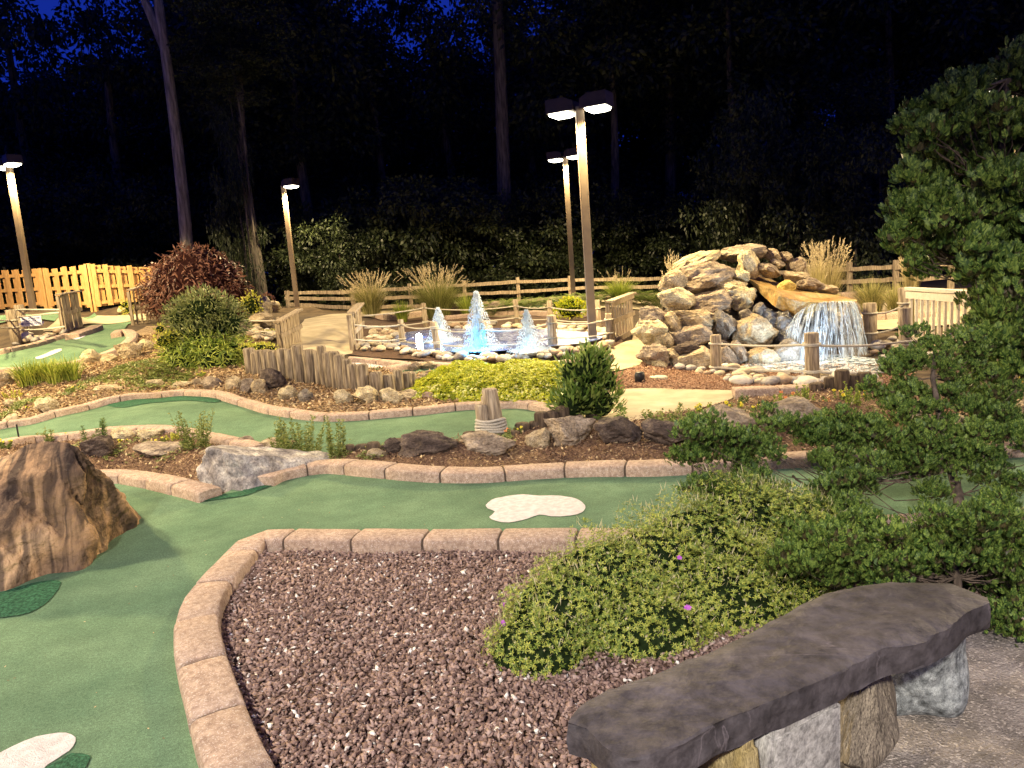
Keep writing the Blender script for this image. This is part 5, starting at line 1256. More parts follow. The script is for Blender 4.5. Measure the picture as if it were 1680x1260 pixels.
blobs = [(1132,738,4.0,26),(1160,722,4.1,30),(1150,765,4.0,26),(1190,748,4.1,30),(1140,805,3.9,24),(1165,812,3.9,20),(1205,785,4.0,30),(1235,760,4.1,28),(1215,725,4.2,20),(1262,700,4.3,22),(1262,735,4.2,20),(1245,812,3.9,26),(1280,835,3.8,24),(1190,835,3.8,24),
    (1310,690,4.4,24),(1335,700,4.4,28),(1365,712,4.4,26),(1350,740,4.3,24),(1395,705,4.4,24),(1420,690,4.5,18),(1400,745,4.3,26),(1440,720,4.4,28),(1470,700,4.5,28),(1450,750,4.3,28),(1490,740,4.3,28),(1480,775,4.2,28),(1430,785,4.1,26),(1385,790,4.0,26),(1360,775,4.1,22),
    (1345,830,3.8,28),(1375,815,3.9,26),(1390,845,3.8,26),(1355,862,3.7,22),(1322,840,3.8,16),(1520,790,4.1,28),(1530,740,4.2,26),(1560,760,4.1,28),(1590,735,4.2,28),(1610,765,4.1,28),(1650,740,4.2,28),(1660,700,4.3,28),(1640,790,4.0,26),(1680,770,4.0,30),(1575,700,4.4,26),(1530,690,4.4,22),(1500,700,4.4,20),
    (1470,640,4.6,26),(1440,650,4.6,20),(1500,625,4.6,28),(1530,650,4.6,24),(1475,600,4.7,20),(1520,590,4.7,26),(1545,615,4.7,24),(1570,575,4.8,24),(1600,620,4.7,24),(1620,660,4.6,24),(1585,655,4.6,20),(1500,560,4.8,20),(1610,590,4.8,20),(1650,640,4.7,18)]
blobs = [(a, b, c, d * 1.14) for a, b, c, d in blobs]
cypress('spreading_cypress', sb, 'spreading dwarf cypress with open twisted branches behind the cranesbill', blobs, [sb, Vector(at_y(1572,810,4.1)), Vector(at_y(1560,770,4.15)), Vector(at_y(1545,700,4.4)), Vector(at_y(1530,620,4.6)), Vector(at_y(1535,570,4.7))], L=.031, per=1.3, rt=.032)
fb = G(1570, 1000)
front = fill([(1300,905),(1400,880),(1470,900),(1540,880),(1580,855),(1640,850),(1700,860),(1700,1040),(1640,1040),(1620,980),(1540,950),(1440,945),(1370,960),(1310,975),(1290,940)], 60, 2.9, 3.4, 30, 42)
front += [(1660,1015,2.75,30),(1640,1030,2.8,22),(1690,1040,2.7,30),(1600,870,3.4,22),(1655,870,3.3,24),(1660,960,3.0,30),(1590,930,3.1,30),(1560,905,3.2,28)]
cypress('low_cypress', fb, 'low mounded cypress with bright fan shaped tips behind the far end of the slate bench', front, [fb, fb + Vector((0,0,.15)), fb + Vector((0,.1,.3))], L=.030, per=1.15, rt=.025)
# dry branch lying under the cypress
mb_ = MB(); a = P(1290, 905, .05); b = P(1400, 880, .05)
for (x0, y0, x1, y1, d0, d1) in ((1310,825,1420,905,.12,.03),(1340,860,1400,900,.1,.05),(1300,780,1342,805,.22,.12),(1342,805,1346,825,.12,.02),(1302,812,1345,818,.12,.1)):
    twig(mb_, P(x0, y0, d0), P(x1, y1, d1), .008, .004)
o = mb_.build('dry_branch', BARK, None, True, org=a); tag(o, 'bare dead branch reaching over the turf from the cranesbill', 'branch')

# ---- shrubs with blade leaves
def shrub(name, blobs, label, cat, m, L, Wd, dens, droop=0., up=.4, group=None, corem=DK, stems=True, tiltn=.6, k=1, cf=.66):
    """blobs: (px, py centre, depth, rx px, rz px)"""
    bx = Y(blobs[0][0], blobs[0][2]); e = plant(name, bx, label, cat, group); P_ = []; mb = MB()
    for px, py, y, rx, rz in blobs:
        c = at_y(px, py, y); s = y / FPX; r = (rx * s, rx * s * .8, rz * s); A = (r[0]*r[1] + r[0]*r[2] + r[1]*r[2]) * 4
        n = int(dens * A / (L * Wd) * 1.3); C, Nn = dome_pts(c, r, n, -.8, .35)
        D = unit(Nn * (1 - abs(droop)) + np.array((0, 0, up - droop * 1.6)) + tiltn * rvec(len(Nn)))
        P_.append(diamonds(C, D, unit(Nn + .4 * rvec(len(Nn))), L * (.6 + .8 * RNG.random(len(C))), Wd * (.7 + .6 * RNG.random(len(C))), .3))
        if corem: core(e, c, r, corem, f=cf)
        twig(mb, Vector((0,0,-.05)), Vector(c) - e.location, .03, .008)
    mb.build('stem', BARK, e, True); leaf_part('leaves', P_, m, e); return e
ysh = G(335, 612).y + .5
shrub('olive_shrub', [(335,510,ysh+.3,46,36),(300,525,ysh+.3,32,34),(372,528,ysh+.3,34,34),(335,545,ysh+.3,58,26)], 'rounded olive green shrub rising behind the drooping bright green one', 'shrub', G_OLV, .085, .022, .9, up=.2)
shrub('drooping_shrub', [(305,588,ysh,36,34),(355,592,ysh-.1,42,34),(378,580,ysh+.1,32,34),(335,570,ysh+.1,44,26),(285,575,ysh+.1,22,28)], 'bright green shrub with drooping strap leaves in the upper bed', 'shrub', G_BAM, .13, .017, 1.0, droop=.5, up=.5)
yl = G(960, 702).y + .35
shrub('glossy_shrub', [(958,650,yl,44,42),(935,665,yl-.1,30,32),(985,660,yl,34,38),(962,610,yl,34,34),(985,600,yl,22,26),(935,610,yl,20,24),(965,582,yl,14,18),(1000,625,yl,16,22)], 'glossy laurel shrub with upright pointed leaves standing by the log stubs', 'shrub', G_LAU, .085, .026, 1.1, up=.7, tiltn=.45)
ym = 19.0
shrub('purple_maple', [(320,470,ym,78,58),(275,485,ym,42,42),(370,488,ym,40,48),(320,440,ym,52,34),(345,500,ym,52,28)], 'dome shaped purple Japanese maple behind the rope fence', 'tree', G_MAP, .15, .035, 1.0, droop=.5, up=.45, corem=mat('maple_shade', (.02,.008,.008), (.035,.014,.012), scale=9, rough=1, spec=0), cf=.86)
shrub('yellow_shrub', [(414,502,17.5,16,22),(405,498,17.5,12,12)], 'small yellow leaved shrub between the purple maple and the pale rocks', 'shrub', G_YEL, .07, .04, .6, group=None)
shrub('yellow_shrub', [(212,508,G(212,528).y,10,10),(205,500,G(212,528).y,8,8)], 'small yellow shrub by the panel at the gate end of the board fence', 'shrub', G_YEL, .07, .04, .6)
shrub('yellow_shrub', [(270,560,11.8,20,14),(283,555,11.8,14,12),(262,540,12,10,8)], 'pale yellow foliage peeping out left of the drooping shrub', 'shrub', G_YEL, .05, .02, .5)
shrub('yellow_shrub', [(425,570,11.6,22,6),(405,571,11.6,14,6),(445,571,11.6,10,5)], 'low yellow foliage behind the left end of the palisade', 'shrub', G_YEL, .04, .02, .6)
shrub('russet_shrub', [(437,492,20,12,10)], 'small russet shrub on top of the pale rocks', 'shrub', G_MAP, .06, .04, .6)
shrub('round_bush', [(936,508,17.2,28,19),(936,500,17.2,20,12)], 'round yellow topped bush at the right rear of the pond', 'shrub', G_SED, .05, .03, .7)
# ---- sedum
def sedum():
    e = plant('sedum_mat', G(800, 640), 'broad cushion of yellow green sedum between the middle green and the pond kerb', 'shrub'); P_, W_ = [], []
    for px, py, rx, ry, h in [(700,652,.32,.45,.16),(740,640,.5,.8,.24),(790,640,.55,.95,.27),(840,640,.55,.95,.27),(885,640,.5,.9,.26),(760,622,.5,.9,.2),(860,620,.6,.8,.2),(900,630,.3,.8,.24)]:
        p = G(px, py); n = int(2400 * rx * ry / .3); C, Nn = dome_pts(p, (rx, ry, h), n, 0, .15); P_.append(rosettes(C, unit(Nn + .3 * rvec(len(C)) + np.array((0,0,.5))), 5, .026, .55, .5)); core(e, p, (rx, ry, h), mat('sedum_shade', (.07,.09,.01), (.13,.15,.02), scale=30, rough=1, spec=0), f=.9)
        f = Nn[:, 1] < -.3; C2 = C[f][::5]; W_.append(rosettes(C2 + Nn[f][::5] * .02, unit(Nn[f][::5]), 5, .016, .8, .6))
    leaf_part('leaves', P_, G_SED, e); leaf_part('flower_heads', W_, G_SEDW, e)
sedum()
# ---- grasses
def blades(c, n, h, spread, w, lean=.5, seg=4, jitter=.3, r0=.08):
    """curved blades rising from a tuft: strips of quads"""
    a = RNG.random(n) * 6.283; k = RNG.random(n) ** .7; hh = h * (.6 + .4 * RNG.random(n)); out = spread * k
    base = np.array(c) + np.stack([np.cos(a), np.sin(a), np.zeros(n)], 1) * (r0 * RNG.random(n))[:, None]
    dr = np.stack([np.cos(a), np.sin(a), np.zeros(n)], 1) + .25 * rvec(n) * np.array((1, 1, 0)); side = unit(np.cross(dr, np.array((0, 0, 1.))) + .5 * rvec(n) * np.array((1,1,0)))
    V = np.zeros((n, seg + 1, 2, 3))
    for i in range(seg + 1):
        t = i / seg; p = base + dr * (out * t ** 1.8)[:, None]; p[:, 2] += hh * (t - .28 * lean * t ** 3 * k * 1.2); ww = w * (1 - t ** 2 * .9) / 2
        V[:, i, 0] = p - side * ww; V[:, i, 1] = p + side * ww
    idx = np.arange(n * (seg + 1) * 2).reshape(n, seg + 1, 2); F = np.stack([idx[:, :-1, 0], idx[:, :-1, 1], idx[:, 1:, 1], idx[:, 1:, 0]], -1).reshape(-1, 4)
    return (V.reshape(-1, 3), F), V[:, -1].mean(1), unit(V[:, -1].mean(1) - V[:, -2].mean(1))
def grass(px, y, wpx, hpy, label, m=G_ORN, n=900, plumes=120, lean=.7, bw=.012, r0=.3, name='ornamental_grass'):
    p = Y(px, y) if not isinstance(y, tuple) else G(px, y[0]); s = p.y / FPX; h = H(p, px, hpy); e = plant(name, p, label, 'grass clump', None)
    (vf, tips, td) = blades(p, n, h * .9, wpx * s / 2, bw, lean, r0=r0 * wpx * s / 2); leaf_part('blades', [vf], m, e)
    if plumes:
        (vf, tips, td) = blades(p, plumes, h * 1.12, wpx * s * .42, bw * .4, lean * .4, r0=r0 * wpx * s / 2); C = np.repeat(tips, 14, 0); D = np.repeat(td, 14, 0); k = np.tile(np.linspace(0, 1, 14), len(tips)); C = C - D * (k * h * .16)[:, None]
        leaf_part('plumes', [vf, diamonds(C, unit(D + .45 * rvec(len(C)) + np.array((.1,0,-.2))), rvec(len(C)), h * .045, h * .012)], G_PLU, e)
grass(605, 20.5, 95, 448, 'tawny ornamental grass in front of the split rail fence, left one behind the pond')
grass(716, 20.5, 118, 438, 'large ornamental grass behind the left fountain jet', n=1500, m=leafmat('ornamental_green', (.12,.14,.03), (.36,.36,.12), (.22,.23,.07)))
grass(655, 19.8, 50, 485, 'low green grass tuft between the two tawny grasses', G_GRS, 400, 0)
grass(762, 20.2, 56, 472, 'green grass tuft right of the large ornamental grass', G_GRS, 400, 0)
grass(1016, 20.5, 70, 442, 'arching green grass right of the lamp posts', G_GRS, 700, 30)
grass(1357, 17, 78, 402, 'tall straw coloured grass standing behind the top of the waterfall', n=500, plumes=90, m=leafmat('straw_blade', (.30,.25,.10), (.55,.48,.24), (.42,.36,.16)), lean=.4)
grass(1340, 16.6, 40, 405, 'upright straw coloured grass beside the rockery crown', n=260, plumes=40, m=MATS['straw_blade'], lean=.3)
grass(1103, 17, 30, 420, 'thin pale grass plumes rising behind the left shoulder of the rockery', n=120, plumes=26, m=MATS['straw_blade'], lean=.3)
grass(1430, 15.5, 100, 438, 'drooping green grass before the right split rail fence', G_ORN, 700, 0, lean=1.2)
grass(1470, 14.6, 70, 445, 'second drooping grass nearer the balustrade', G_ORN, 500, 0, lean=1.2)
grass(1376, 16, 30, 470, 'small round grass tuft under the right split rail fence', MATS['straw_blade'], 300, 0, lean=.8)
grass(1494, 12.5, 34, 372, 'feathery pale plumes lit through the cypress branches', n=160, plumes=70, m=MATS['straw_blade'], lean=.2)
grass(1676, 9, 30, 555, 'yellow leaved plant at the right edge behind the cypress', G_YEL, 160, 0)
p_ = G(76, 640)
for k, (px, py, w, top) in enumerate(((76,634,118,578),)):
    p = G(px, py); s = scale_at(p); h = H(p, px, top); e = plant('daylily_clump', p, 'dense clump of arching green blades on the litter at the left', 'grass clump'); PP = []
    for dx in np.linspace(-.33, .33, 7):
        vf, _, _ = blades(Vector((p.x + dx, p.y + random.uniform(-.05,.15), p.z)), 130, h, .30, .016, .9, r0=.1); PP.append(vf)
    leaf_part('blades', PP, G_GRS, e)
# ---- ferns along the back
def fern(px, y, s, label):
    p = Y(px, y); e = plant('fern', p, label, 'fern', 'ferns in a row under the back fence'); n = 16; PP = []
    for i in range(n):
        a = 6.283 * i / n + random.uniform(-.2,.2); L = s * random.uniform(.7,1.1); d = Vector((math.cos(a), math.sin(a), 0)); k = 15; tt = np.linspace(.08, 1, k)
        C = np.array([np.array(p) + np.array(d) * L * t * .8 + np.array((0,0,L * (1.25 * t - .75 * t * t))) for t in tt]); dd = unit(np.gradient(C, axis=0)); S = unit(np.cross(dd, np.array((0,0,1.)))); ll = L * .24 * np.sin(math.pi * (tt * .9 + .08))
        for sg in (-1, 1): PP.append(diamonds(C, S * sg + dd * .35, np.tile((0,0,1.), (k,1)), ll, L * .055))
    leaf_part('fronds', PP, G_FERN, e)
fk = 0
for row, (y, off) in enumerate(((21.2,0),(20.4,9),(19.7,4))):
    for px in range(798, 1092, 21):
        if 980 < px < 1045 and row == 2: continue
        fern(px + off + random.uniform(-4,4), y + random.uniform(-.2,.2), random.uniform(.5,.72), 'green fern in the bank of ferns under the back fence')
# ---- small sprigs and flowering plants
def sprig(px, py, wpx, top, n, label, m=G_WEED, L=.05, Wd=.013, name='weedy_sprig', flowers=None, leafn=60, cat='plant', fl_n=6, fl_s=.014):
    p = G(px, py); s = scale_at(p); h = H(p, px, top); e = plant(name, p, label, cat); st, PP, FF = MB(), [], []
    for i in range(n):
        a = random.uniform(0, 6.28); rr = random.random() ** .5 * wpx * s / 2; b = Vector((math.cos(a) * rr * .5, math.sin(a) * rr * .4, 0)); t_ = Vector((math.cos(a) * rr, math.sin(a) * rr * .7, h * random.uniform(.55, 1)))
        pts = [b.lerp(t_, t) for t in np.linspace(0, 1, 5)]; st.tube(pts, [.003,.003,.0025,.002,.001], 4, False)
        tt = RNG.random(leafn) * .9 + .1; C = np.array(p) + np.array([b.lerp(t_, float(t)) for t in tt]); D = unit(rvec(leafn) * np.array((1,1,.4)) + np.array((0,0,.45))); PP.append(diamonds(C, D, rvec(leafn), L * (1.1 - .6 * tt), Wd))
        if flowers and i < fl_n: FF.append(rosettes(np.array([np.array(p) + np.array(t_)] * 3), np.tile((0,-.5,.85), (3,1)) + RNG.normal(0,.2,(3,3)), 6, fl_s, .7, .3))
    st.build('stem', mat('green_stem', (.10,.12,.03), (.18,.18,.06), scale=20), e, True); leaf_part('leaves', PP, m, e)
    if FF: [leaf_part('flower', [f_], flowers, e) for f_ in FF]
sprig(322, 742, 74, 668, 22, 'bushy weedy sprig growing left of the granite rock', leafn=46)
sprig(500, 757, 100, 680, 26, 'broad weedy plant with upright stems behind the granite rock')
sprig(552, 757, 44, 678, 10, 'tall thin weedy stems at the right of the broad weedy plant')
sprig(462, 750, 40, 690, 8, 'weedy stems at the left of the broad weedy plant')
sprig(170, 740, 22, 684, 4, 'taller conifer seedling behind the striped boulder', G_CYP, .06, .007, 'conifer_seedling', leafn=130)
sprig(148, 735, 22, 698, 3, 'shorter conifer seedling behind the striped boulder', G_CYP, .05, .007, 'conifer_seedling', leafn=110)
sprig(80, 728, 34, 700, 8, 'sparse weed above the top of the striped boulder', leafn=20)
sprig(8, 740, 26, 722, 7, 'tiny yellow flowered plant at the left edge above the boulder', flowers=G_FLY, L=.03)
sprig(110, 722, 22, 710, 5, 'yellow flower among litter just right of the boulder top', flowers=G_FLY, L=.025, fl_n=4)
sprig(200, 733, 20, 718, 5, 'yellow flower beside the pale rock near the seedlings', flowers=G_FLY, L=.025, fl_n=4)
sprig(262, 734, 26, 716, 6, 'yellow flowers beside the left weedy sprig', flowers=G_FLY, L=.03, fl_n=4)
sprig(285, 700+28, 26, 706, 6, 'pale green tuft beside the left weedy sprig', G_YEL, L=.03)
sprig(1095, 712, 84, 668, 24, 'straggly pale plant on the bed in front of the path', leafn=34)
sprig(1112, 680, 14, 650, 2, 'thin seedling standing on the path edge behind the straggly plant', G_LAU, .05, .012, leafn=26)
sprig(1026, 700, 26, 652, 2, 'young laurel seedling right of the glossy shrub', G_LAU, .06, .016, leafn=26)
sprig(1160, 690, 44, 660, 12, 'yellow flowered marigold left of the thin conifer seedling', G_BAM, flowers=G_FLY, L=.03, fl_n=7, fl_s=.018, name='marigold')
sprig(1208, 684, 36, 655, 7, 'marigold with three yellow heads below the short kerb', G_WEED, flowers=G_FLY, L=.03, fl_n=4, fl_s=.02, name='marigold')
sprig(1219, 670, 22, 640, 3, 'thin green seedling in front of the short kerb', G_CYP, .05, .007, leafn=80, name='conifer_seedling')
sprig(1248, 684, 44, 658, 14, 'yellow flower cluster right of the green seedling', G_WEED, flowers=G_FLY, L=.03, fl_n=9, fl_s=.016, name='marigold')
sprig(1287, 676, 40, 644, 10, 'plant with coral and yellow blooms before the short kerb', G_BAM, flowers=G_FLO, L=.035, fl_n=5, fl_s=.018, name='marigold')
sprig(1320, 670, 34, 628, 8, 'green feathery plant left of the dark log stubs', G_BAM, leafn=60, L=.035)
sprig(1350, 672, 30, 650, 7, 'coral flowered plant in front of the dark log stubs', G_WEED, flowers=G_FLO, L=.03, fl_n=3, name='marigold')
sprig(1378, 664, 30, 636, 7, 'yellow flowered plant between the dark log stubs', G_WEED, flowers=G_FLY, L=.03, fl_n=4, fl_s=.02, name='marigold')
sprig(1400, 676, 30, 622, 9, 'tall feathery green plant before the tallest dark stub', G_BAM, leafn=60, L=.035)
sprig(1430, 668, 24, 634, 5, 'yellow flowers right of the tallest dark stub', G_WEED, flowers=G_FLY, L=.03, fl_n=4, fl_s=.02, name='marigold')
sprig(1668, 640, 20, 622, 4, 'yellow flowers at the right edge seen past the cypress trunk', G_WEED, flowers=G_FLY, L=.03, fl_n=4, fl_s=.026, name='marigold')
sprig(835, 722, 14, 700, 3, 'orange flower in front of the rope bound bollards', G_WEED, flowers=G_FLO, L=.02, fl_n=2)
sprig(850, 716, 20, 700, 4, 'yellow flower between the low stubs right of the bollards', G_WEED, flowers=G_FLY, L=.025, fl_n=2)
sprig(70, 672, 20, 660, 4, 'yellow flower pair on the litter below the grass clump', flowers=G_FLY, L=.025, fl_n=3)
sprig(52, 674, 18, 664, 4, 'yellow flowers left of the flower pair below the grass clump', flowers=G_FLY, L=.025, fl_n=3)
sprig(22, 658, 40, 640, 10, 'yellow green tuft at the left edge below the grass clump', G_YEL, L=.035, fl_n=4, flowers=G_FLY)
sprig(122, 646, 20, 634, 5, 'yellow flower right of the grass clump', flowers=G_FLY, L=.025, fl_n=3)
sprig(330, 622, 26, 608, 6, 'yellow flowers at the foot of the drooping shrub', G_BAM, flowers=G_FLY, L=.03, fl_n=4)
sprig(405, 610, 26, 598, 5, 'small white flowered plant at the left end of the palisade', flowers=G_STRAW, L=.03, fl_n=4)
sprig(565, 632, 16, 618, 3, 'yellow flower at the foot of the palisade', flowers=G_FLY, L=.02, fl_n=2)
# ============================================================ LOOSE GROUND COVER
OCT_V = np.array([(1,0,0),(-1,0,0),(0,1,0),(0,-1,0),(0,0,1),(0,0,-1)], float)
OCT_F = np.array([(0,2,4),(2,1,4),(1,3,4),(3,0,4),(2,0,5),(1,2,5),(3,1,5),(0,3,5)])
def pebbles(name, X, Yy, Z, size, m, flat=.55, asp=1.5):
    n = len(X); V = OCT_V[None] * (.75 + .5 * RNG.random((n, 6, 1))) + RNG.normal(0, .18, (n, 6, 3))
    V *= (np.stack([size * asp, size, size * flat], -1))[:, None, :]
    q = unit(RNG.normal(size=(n, 4)) * np.array((1, .35, .35, 1))); w, x, y, z = q.T
    Rm = np.stack([1-2*(y*y+z*z), 2*(x*y-z*w), 2*(x*z+y*w), 2*(x*y+z*w), 1-2*(x*x+z*z), 2*(y*z-x*w), 2*(x*z-y*w), 2*(y*z+x*w), 1-2*(x*x+y*y)], -1).reshape(n, 3, 3)
    V = np.einsum('nij,nkj->nki', Rm, V) + np.stack([X, Yy, Z], -1)[:, None]
    F = OCT_F[None] + (np.arange(n) * 6)[:, None, None]
    return mk_np(name, V.reshape(-1, 3), F.reshape(-1, 3), m)
def rnd_in(poly, n, lim=None):
    A = np.array([tuple(p)[:2] for p in poly]); lo, hi = A.min(0), A.max(0)
    if lim: lo = np.maximum(lo, lim[:2]); hi = np.minimum(hi, lim[2:])
    X, Yy = [], []; c = 0
    while c < n:
        x = RNG.uniform(lo[0], hi[0], n * 2); y = RNG.uniform(lo[1], hi[1], n * 2); k = inside(A, x, y); X.append(x[k]); Yy.append(y[k]); c += k.sum()
        if k.sum() == 0: break
    return np.concatenate(X)[:n], np.concatenate(Yy)[:n]
GRV = mat('gravel_stone', (.12,.075,.062), (.38,.27,.23), isl='ramp', rough=.85, c3=(.235,.155,.128), bump=.5, bscale=120, lo=.0, hi=.9)
r_ = GRV.node_tree.nodes['Color Ramp'].color_ramp
for pos, c in ((.93, (.40,.30,.26)), (.966, (.42,.32,.28)), (.970, (.70,.66,.61)), (1.0, (.80,.77,.72))): q = r_.elements.new(pos); q.color = (*c, 1)
x, y = rnd_in(gb, 60000, (-1.9, .9, 2.6, 4.3))
z = RNG.random(len(x)); sz = .0078 + .0065 * RNG.random(len(x))
o = pebbles('gravel', x, y, T(x, y) + .004 + .022 * z ** 1.5 + .012 * np.sin(x * 5) * np.sin(y * 4), sz, GRV, .5, 1.45); o['kind'] = 'stuff'
def chips(name, poly, n, L, m, z0=.0, lim=None, mound=.05, white=0):
    x, y = rnd_in(poly, n, lim); C = np.stack([x, y, T(x, y) + z0 + mound * .9 + .02 * RNG.random(len(x))], -1)
    Nn = unit(rvec(len(x)) * .6 + np.array((0, 0, 1.))); D = unit(np.cross(Nn, rvec(len(x))) + .25 * rvec(len(x)))
    V, F = diamonds(C, D, Nn, L * (.5 + RNG.random(len(x))), L * (.25 + .3 * RNG.random(len(x))))
    o = mk_np(name, V, F, m); o['kind'] = 'stuff'; return o
CHIP = mat('bark_chip', (.07,.035,.02), (.34,.22,.13), isl='ramp', c3=(.16,.09,.055), rough=.9, lo=0, hi=1)
CHIPR = mat('red_chip', (.16,.07,.04), (.50,.34,.22), isl='ramp', c3=(.28,.15,.09), rough=.9, lo=0, hi=1)
LIT = mat('leaf_litter', (.16,.09,.04), (.66,.52,.30), isl='ramp', c3=(.36,.24,.12), rough=.9, lo=0, hi=1)
vis = (-6.5, 4, 6, 13)
def chips_on(name, obj, n, L, m, yl=14):
    """chips lying on an existing sheet: sampled over its triangles"""
    me = obj.data; tri = [p for p in me.polygons if p.center.y < yl and abs(p.center.x) < p.center.y * .8 + .5]; A = np.array([p.area for p in tri]); A = A / A.sum()
    pick = RNG.choice(len(tri), n, p=A); co = np.array([v.co for v in me.vertices]); ix = np.array([tuple(p.vertices) for p in tri])[pick]; u = RNG.random((n, 2)); f = u.sum(1) > 1; u[f] = 1 - u[f]
    C = co[ix[:, 0]] + (co[ix[:, 1]] - co[ix[:, 0]]) * u[:, :1] + (co[ix[:, 2]] - co[ix[:, 0]]) * u[:, 1:]; C[:, 2] += .003 + .014 * RNG.random(n)
    Nn = unit(rvec(n) * .55 + np.array((0, 0, 1.))); D = unit(np.cross(Nn, rvec(n)) + .25 * rvec(n))
    V, F = diamonds(C, D, Nn, L * (.5 + RNG.random(n)), L * (.25 + .35 * RNG.random(n))); o = mk_np(name, V, F, m); o['kind'] = 'stuff'; return C
objs = {o.name: o for o in COL.objects}
chips_on('bark_mulch', objs['bed_middle'], 60000, .024, CHIP, 11)
chips_on('leaf_litter', objs['bed_middle'], 9000, .035, LIT, 11)
chips_on('leaf_litter', objs['bed_upper'], 46000, .05, LIT, 15)
chips_on('bark_mulch', objs['bed_upper'], 26000, .04, CHIP, 15)
chips_on('red_mulch', objs['bed_waterfall'], 26000, .030, CHIPR, 14)
# creeping green weeds over the litter
def cover(name, spots, n, L, m):
    P_ = []
    for px, py, rpx in spots:
        c = G(px, py); s = scale_at(c); k = int(n * (rpx / 40)); x = c.x + RNG.normal(0, rpx * s * .5, k); y = c.y + RNG.normal(0, rpx * s * 1.1, k)
        C = np.stack([x, y, T(x, y) + .03 + .03 * RNG.random(k)], -1); P_.append(rosettes(C, unit(np.array((0, 0, 1.)) + .3 * rvec(k)), 5, L, .45, .5))
    V, F = cat_vf(P_); o = mk_np(name, V, F, m); o['kind'] = 'stuff'
cover('ground_cover', [(230,618,40),(205,608,30),(260,625,34),(280,612,26),(180,625,24),(150,632,18),(300,630,20),(120,645,18),(40,668,26),(240,598,20)], 420, .04, G_WEED)
cover('ground_cover', [(1160,690,20),(1240,684,26),(1300,680,26),(1360,672,24),(1080,708,20),(950,712,14),(200,742,24),(250,738,24),(120,742,20),(290,748,20),(610,752,20),(560,756,16),(830,728,14),(1420,676,22)], 160, .028, G_WEED)
cover('ground_cover', [(270,590,14),(400,556,20),(440,548,14),(640,640,12)], 200, .035, G_YEL)
# scattered fallen bits on the near turf
x, y = rnd_in([(-2.6,1.5),(2.0,4.4),(2.0,5.6),(-1.5,5.6),(-2.8,3.5)], 130); C = np.stack([x, y, np.full(len(x), .016)], -1)
V, F = diamonds(C, unit(rvec(len(x)) * np.array((1,1,.1))), np.tile((0,0,1.), (len(x),1)), .014, .006); o = mk_np('fallen_bits', V, F, LIT); o['kind'] = 'stuff'

# ============================================================ WOODS
def crown_np(n, r, clumps, L, seed, low=.0):
    g = np.random.default_rng(seed); cc = unit(g.normal(size=(clumps, 3))) * (g.random((clumps, 1)) ** .4) * np.array(r) * .92; cr = g.uniform(.12, .26, clumps) * r[0]
    k = g.integers(0, clumps, n); d = unit(g.normal(size=(n, 3))); C = cc[k] + d * (cr[k] * g.random(n) ** .4)[:, None] * np.array((1, 1, .62))
    D = unit(d + .8 * unit(g.normal(size=(n, 3))) + np.array((0, 0, -.45))); return diamonds(C, D, unit(g.normal(size=(n, 3)) + np.array((0, 0, .8))), L * (.6 + .7 * g.random(n)), L * .5)
def crown_mesh(*a):
    V, F = crown_np(*a); o = mk_np('crown', V, F, G_TREE); me = o.data; bpy.data.objects.remove(o); return me
CW = [crown_mesh(15000, (4.6, 4.2, 5.0), 75, .22, 50 + i) for i in range(3)]
CWT = [crown_mesh(5600, (4.8, 4.2, 5.0), 30, .24, 60 + i) for i in range(2)]
CB = [crown_mesh(9000, (3.0, 2.4, 2.4), 50, .15, 70 + i) for i in range(2)]
WBARK = mat('woods_bark', (.04,.034,.03), (.14,.12,.10), scale=5, rough=.95, bump=1, bscale=12, stretch=(3,3,.4))
PALEB = mat('pale_bark', (.15,.13,.11), (.42,.37,.30), scale=5, rough=.95, bump=1, bscale=12, stretch=(3,3,.4))
def tree(px, y, h, cr, cz, sc, label, thin=False, lean=(0,0), r=.24, group=None, fork=None, name='woodland_tree'):
    p = Y(px, y); e = plant(name, p, label, 'tree', group); m = MB(); top = Vector((lean[0], lean[1], h))
    m.tube([Vector((0,0,-.2)).lerp(top, t) + Vector((.12 * math.sin(t * 5 + px), 0, 0)) * (1 if r < .26 else .5) for t in np.linspace(0, 1, 9)], list(np.linspace(r * 1.15, r * .55, 9)), 10, False)
    if fork:
        for fx, fz, L in fork: a = top * fz; m.tube([a, a + Vector((fx * .35, 0, L * .4)), a + Vector((fx, 0, L))], [r * .6, r * .5, r * .3], 8, False)
    m.build('trunk', PALEB if 'pale' in label else WBARK, e, True); me = random.choice(CWT if thin else CW)
    c = bpy.data.objects.new('crown', me); link(c, e); c.location = (lean[0], lean[1], cz); c.scale = (sc, sc, sc * cr); c.rotation_euler = (0, 0, random.uniform(0, 6.28)); return e
t1 = Y(308, 26)
tree(308, 26, 15, 1.0, 17.0, .9, 'pale tall trunk forking near the top left, rising behind the purple maple', True, lean=(.55,0), r=.20, fork=None)
_e = [o for o in COL.objects if o.name.startswith('woodland_tree') and o.parent is None][-1]
m = MB(); a = Vector((.32,0,8.4)); m.tube([a, a + Vector((-.45,0,1.6)), a + Vector((-1.1,0,4.5))], [.15,.13,.10], 9, False); m.build('limb', PALEB, _e, True)
tree(423, 25.5, 9, .9, 9.0, .55, 'slimmer trunk right of the purple maple, in front of the dark woods', False, lean=(.3,0), r=.18)
tree(834, 29, 16, 1, 12, .8, 'dim straight trunk above the fountain jets in the dark woods', True, lean=(.45,0), r=.27)
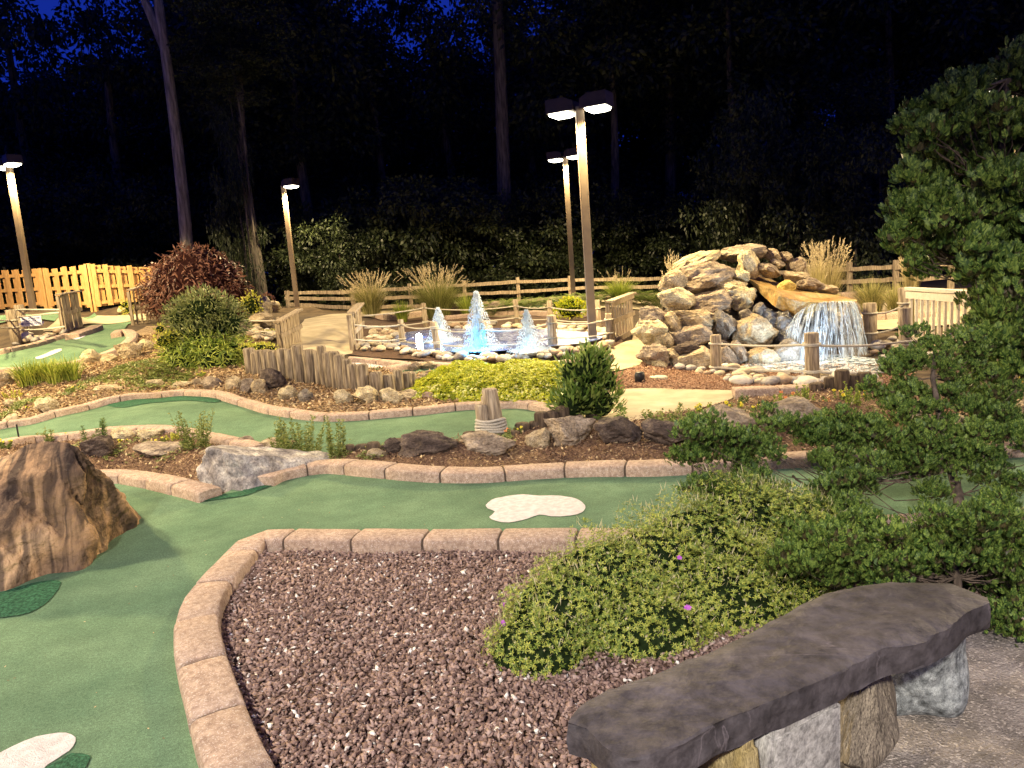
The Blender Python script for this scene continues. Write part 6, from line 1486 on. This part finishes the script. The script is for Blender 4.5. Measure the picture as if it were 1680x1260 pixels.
for i, (px, y, cz, sc, th, lab) in enumerate([
    (-60,33,12,1.1,1,'left'),(90,35,12.5,1.1,1,'left'),(215,33,11,1.0,1,'left'),(420,34,10,1.15,0,'left'),(530,31,9.5,1.1,0,'middle'),(640,34,10.5,1.1,1,'middle'),(760,35,11,1.0,1,'middle'),
    (900,35,10,1.05,1,'middle'),(1010,31,10,1.15,0,'right'),(1110,33,12,1.2,0,'right'),(1220,30,11,1.15,0,'right'),(1330,33,12,1.2,0,'right'),(1450,29,10,1.15,0,'right'),(1570,31,12,1.2,0,'right'),(1690,28,11,1.2,0,'right'),
    (0,45,9,1.3,0,'left'),(150,46,8.5,1.3,0,'left'),(300,45,9,1.25,0,'left'),(460,46,13,1.5,0,'left'),(600,45,8,1.4,0,'middle'),(720,46,8.5,1.3,0,'middle'),(850,46,8.5,1.3,0,'middle'),
    (980,45,14,1.6,0,'right'),(1110,44,15,1.6,0,'right'),(1240,45,15,1.6,0,'right'),(1380,44,15,1.6,0,'right'),(1520,45,15,1.6,0,'right'),(1680,44,15,1.6,0,'right'),
    (60,58,9,1.6,0,'left'),(380,58,9,1.8,0,'left'),(560,58,9,1.8,0,'middle'),(1110,57,17,1.8,0,'right'),(1200,57,18,2.0,0,'right'),(1420,57,18,2.0,0,'right'),(1640,57,18,2,0,'right'),(470,40,14,1.2,0,'left'),(500,38,12,1.2,0,'middle')] + [(q, 51, 7.5, 1.55, 0, 'left' if q < 500 else 'middle' if q < 960 else 'right') for q in range(-60, 1760, 105)]):
    tree(px, y, cz, 1.0 if not th else 1.25, cz, sc, {'left':'dark leafy tree in the woods behind the board fence and purple maple','middle':'dark leafy tree in the woods behind the fountain pond','right':'dark leafy tree in the woods behind the waterfall'}[lab], bool(th), lean=(random.uniform(-.5,.5),0), r=random.uniform(.15,.26), group='dark trees in the woods, ' + lab)
k = 0
for y, px0, st in ((28.5,-60,92),(33,-20,110),(39,0,130)):
    px = px0
    while px < 1740:
        if not (y < 29 and 250 < px < 470):
            lab = 'left' if px < 500 else ('middle' if px < 960 else 'right'); p = Y(px, y + random.uniform(-.6,.6)); e = plant('understory_bush', p, 'dark understory bush at the edge of the woods, ' + {'left':'behind the board fence','middle':'behind the pond fence','right':'behind the waterfall'}[lab], 'bush', 'understory bushes, ' + lab)
            c = bpy.data.objects.new('foliage', random.choice(CB)); link(c, e); s = random.uniform(.9,1.25) * (1 + (y - 28.5) * .05); c.location = (0,0,1.9 * s); c.scale = (s, s, s * random.uniform(.9,1.2)); c.rotation_euler = (0,0,random.uniform(0,6.28))
        px += st + random.uniform(-15, 15)
# nearer leafy boughs lit by the lamps
for px, y, z, s, lab in ((1290,22.5,3.4,.80,'lamp lit leafy bush hanging over the fence right of the rockery crown'),(1400,21.5,3.2,.75,'lamp lit leafy bush behind the tall straw coloured grass'),(1225,24,4.2,.8,'dim leafy bush rising behind the rockery crown'),(1440,24,5.0,.9,'dim leafy bush behind the left side of the tall cypress'),(680,27,3.2,.9,'dim leafy bush above the two tawny ornamental grasses'),(560,26.5,2.6,.7,'dim bush above the split rail fence right of the single lamp'),(405,25.0,4.4,.38,'leafy tuft growing low beside the slim trunk'),(415,24.8,7.4,.62,'leafy bough covering the middle of the slim trunk'),(425,24.6,10.4,.75,'leafy bough covering the top of the slim trunk')):
    p = Y(px, y); e = plant('leafy_bush', p, lab, 'bush'); mm = MB(); mm.tube([(0,0,-.1),(.1,0,z*.5),(0,0,z)], [.04,.03,.01], 7, False); mm.build('stem', WBARK, e, True)
    c = bpy.data.objects.new('foliage', random.choice(CB)); link(c, e); lowb = z < 5; c.location = (0,0,z*.75 if lowb else z); c.scale = (s,s,max(s*.7, z*.75/2.3) if lowb else s*.8); c.rotation_euler = (0,0,random.uniform(0,6))
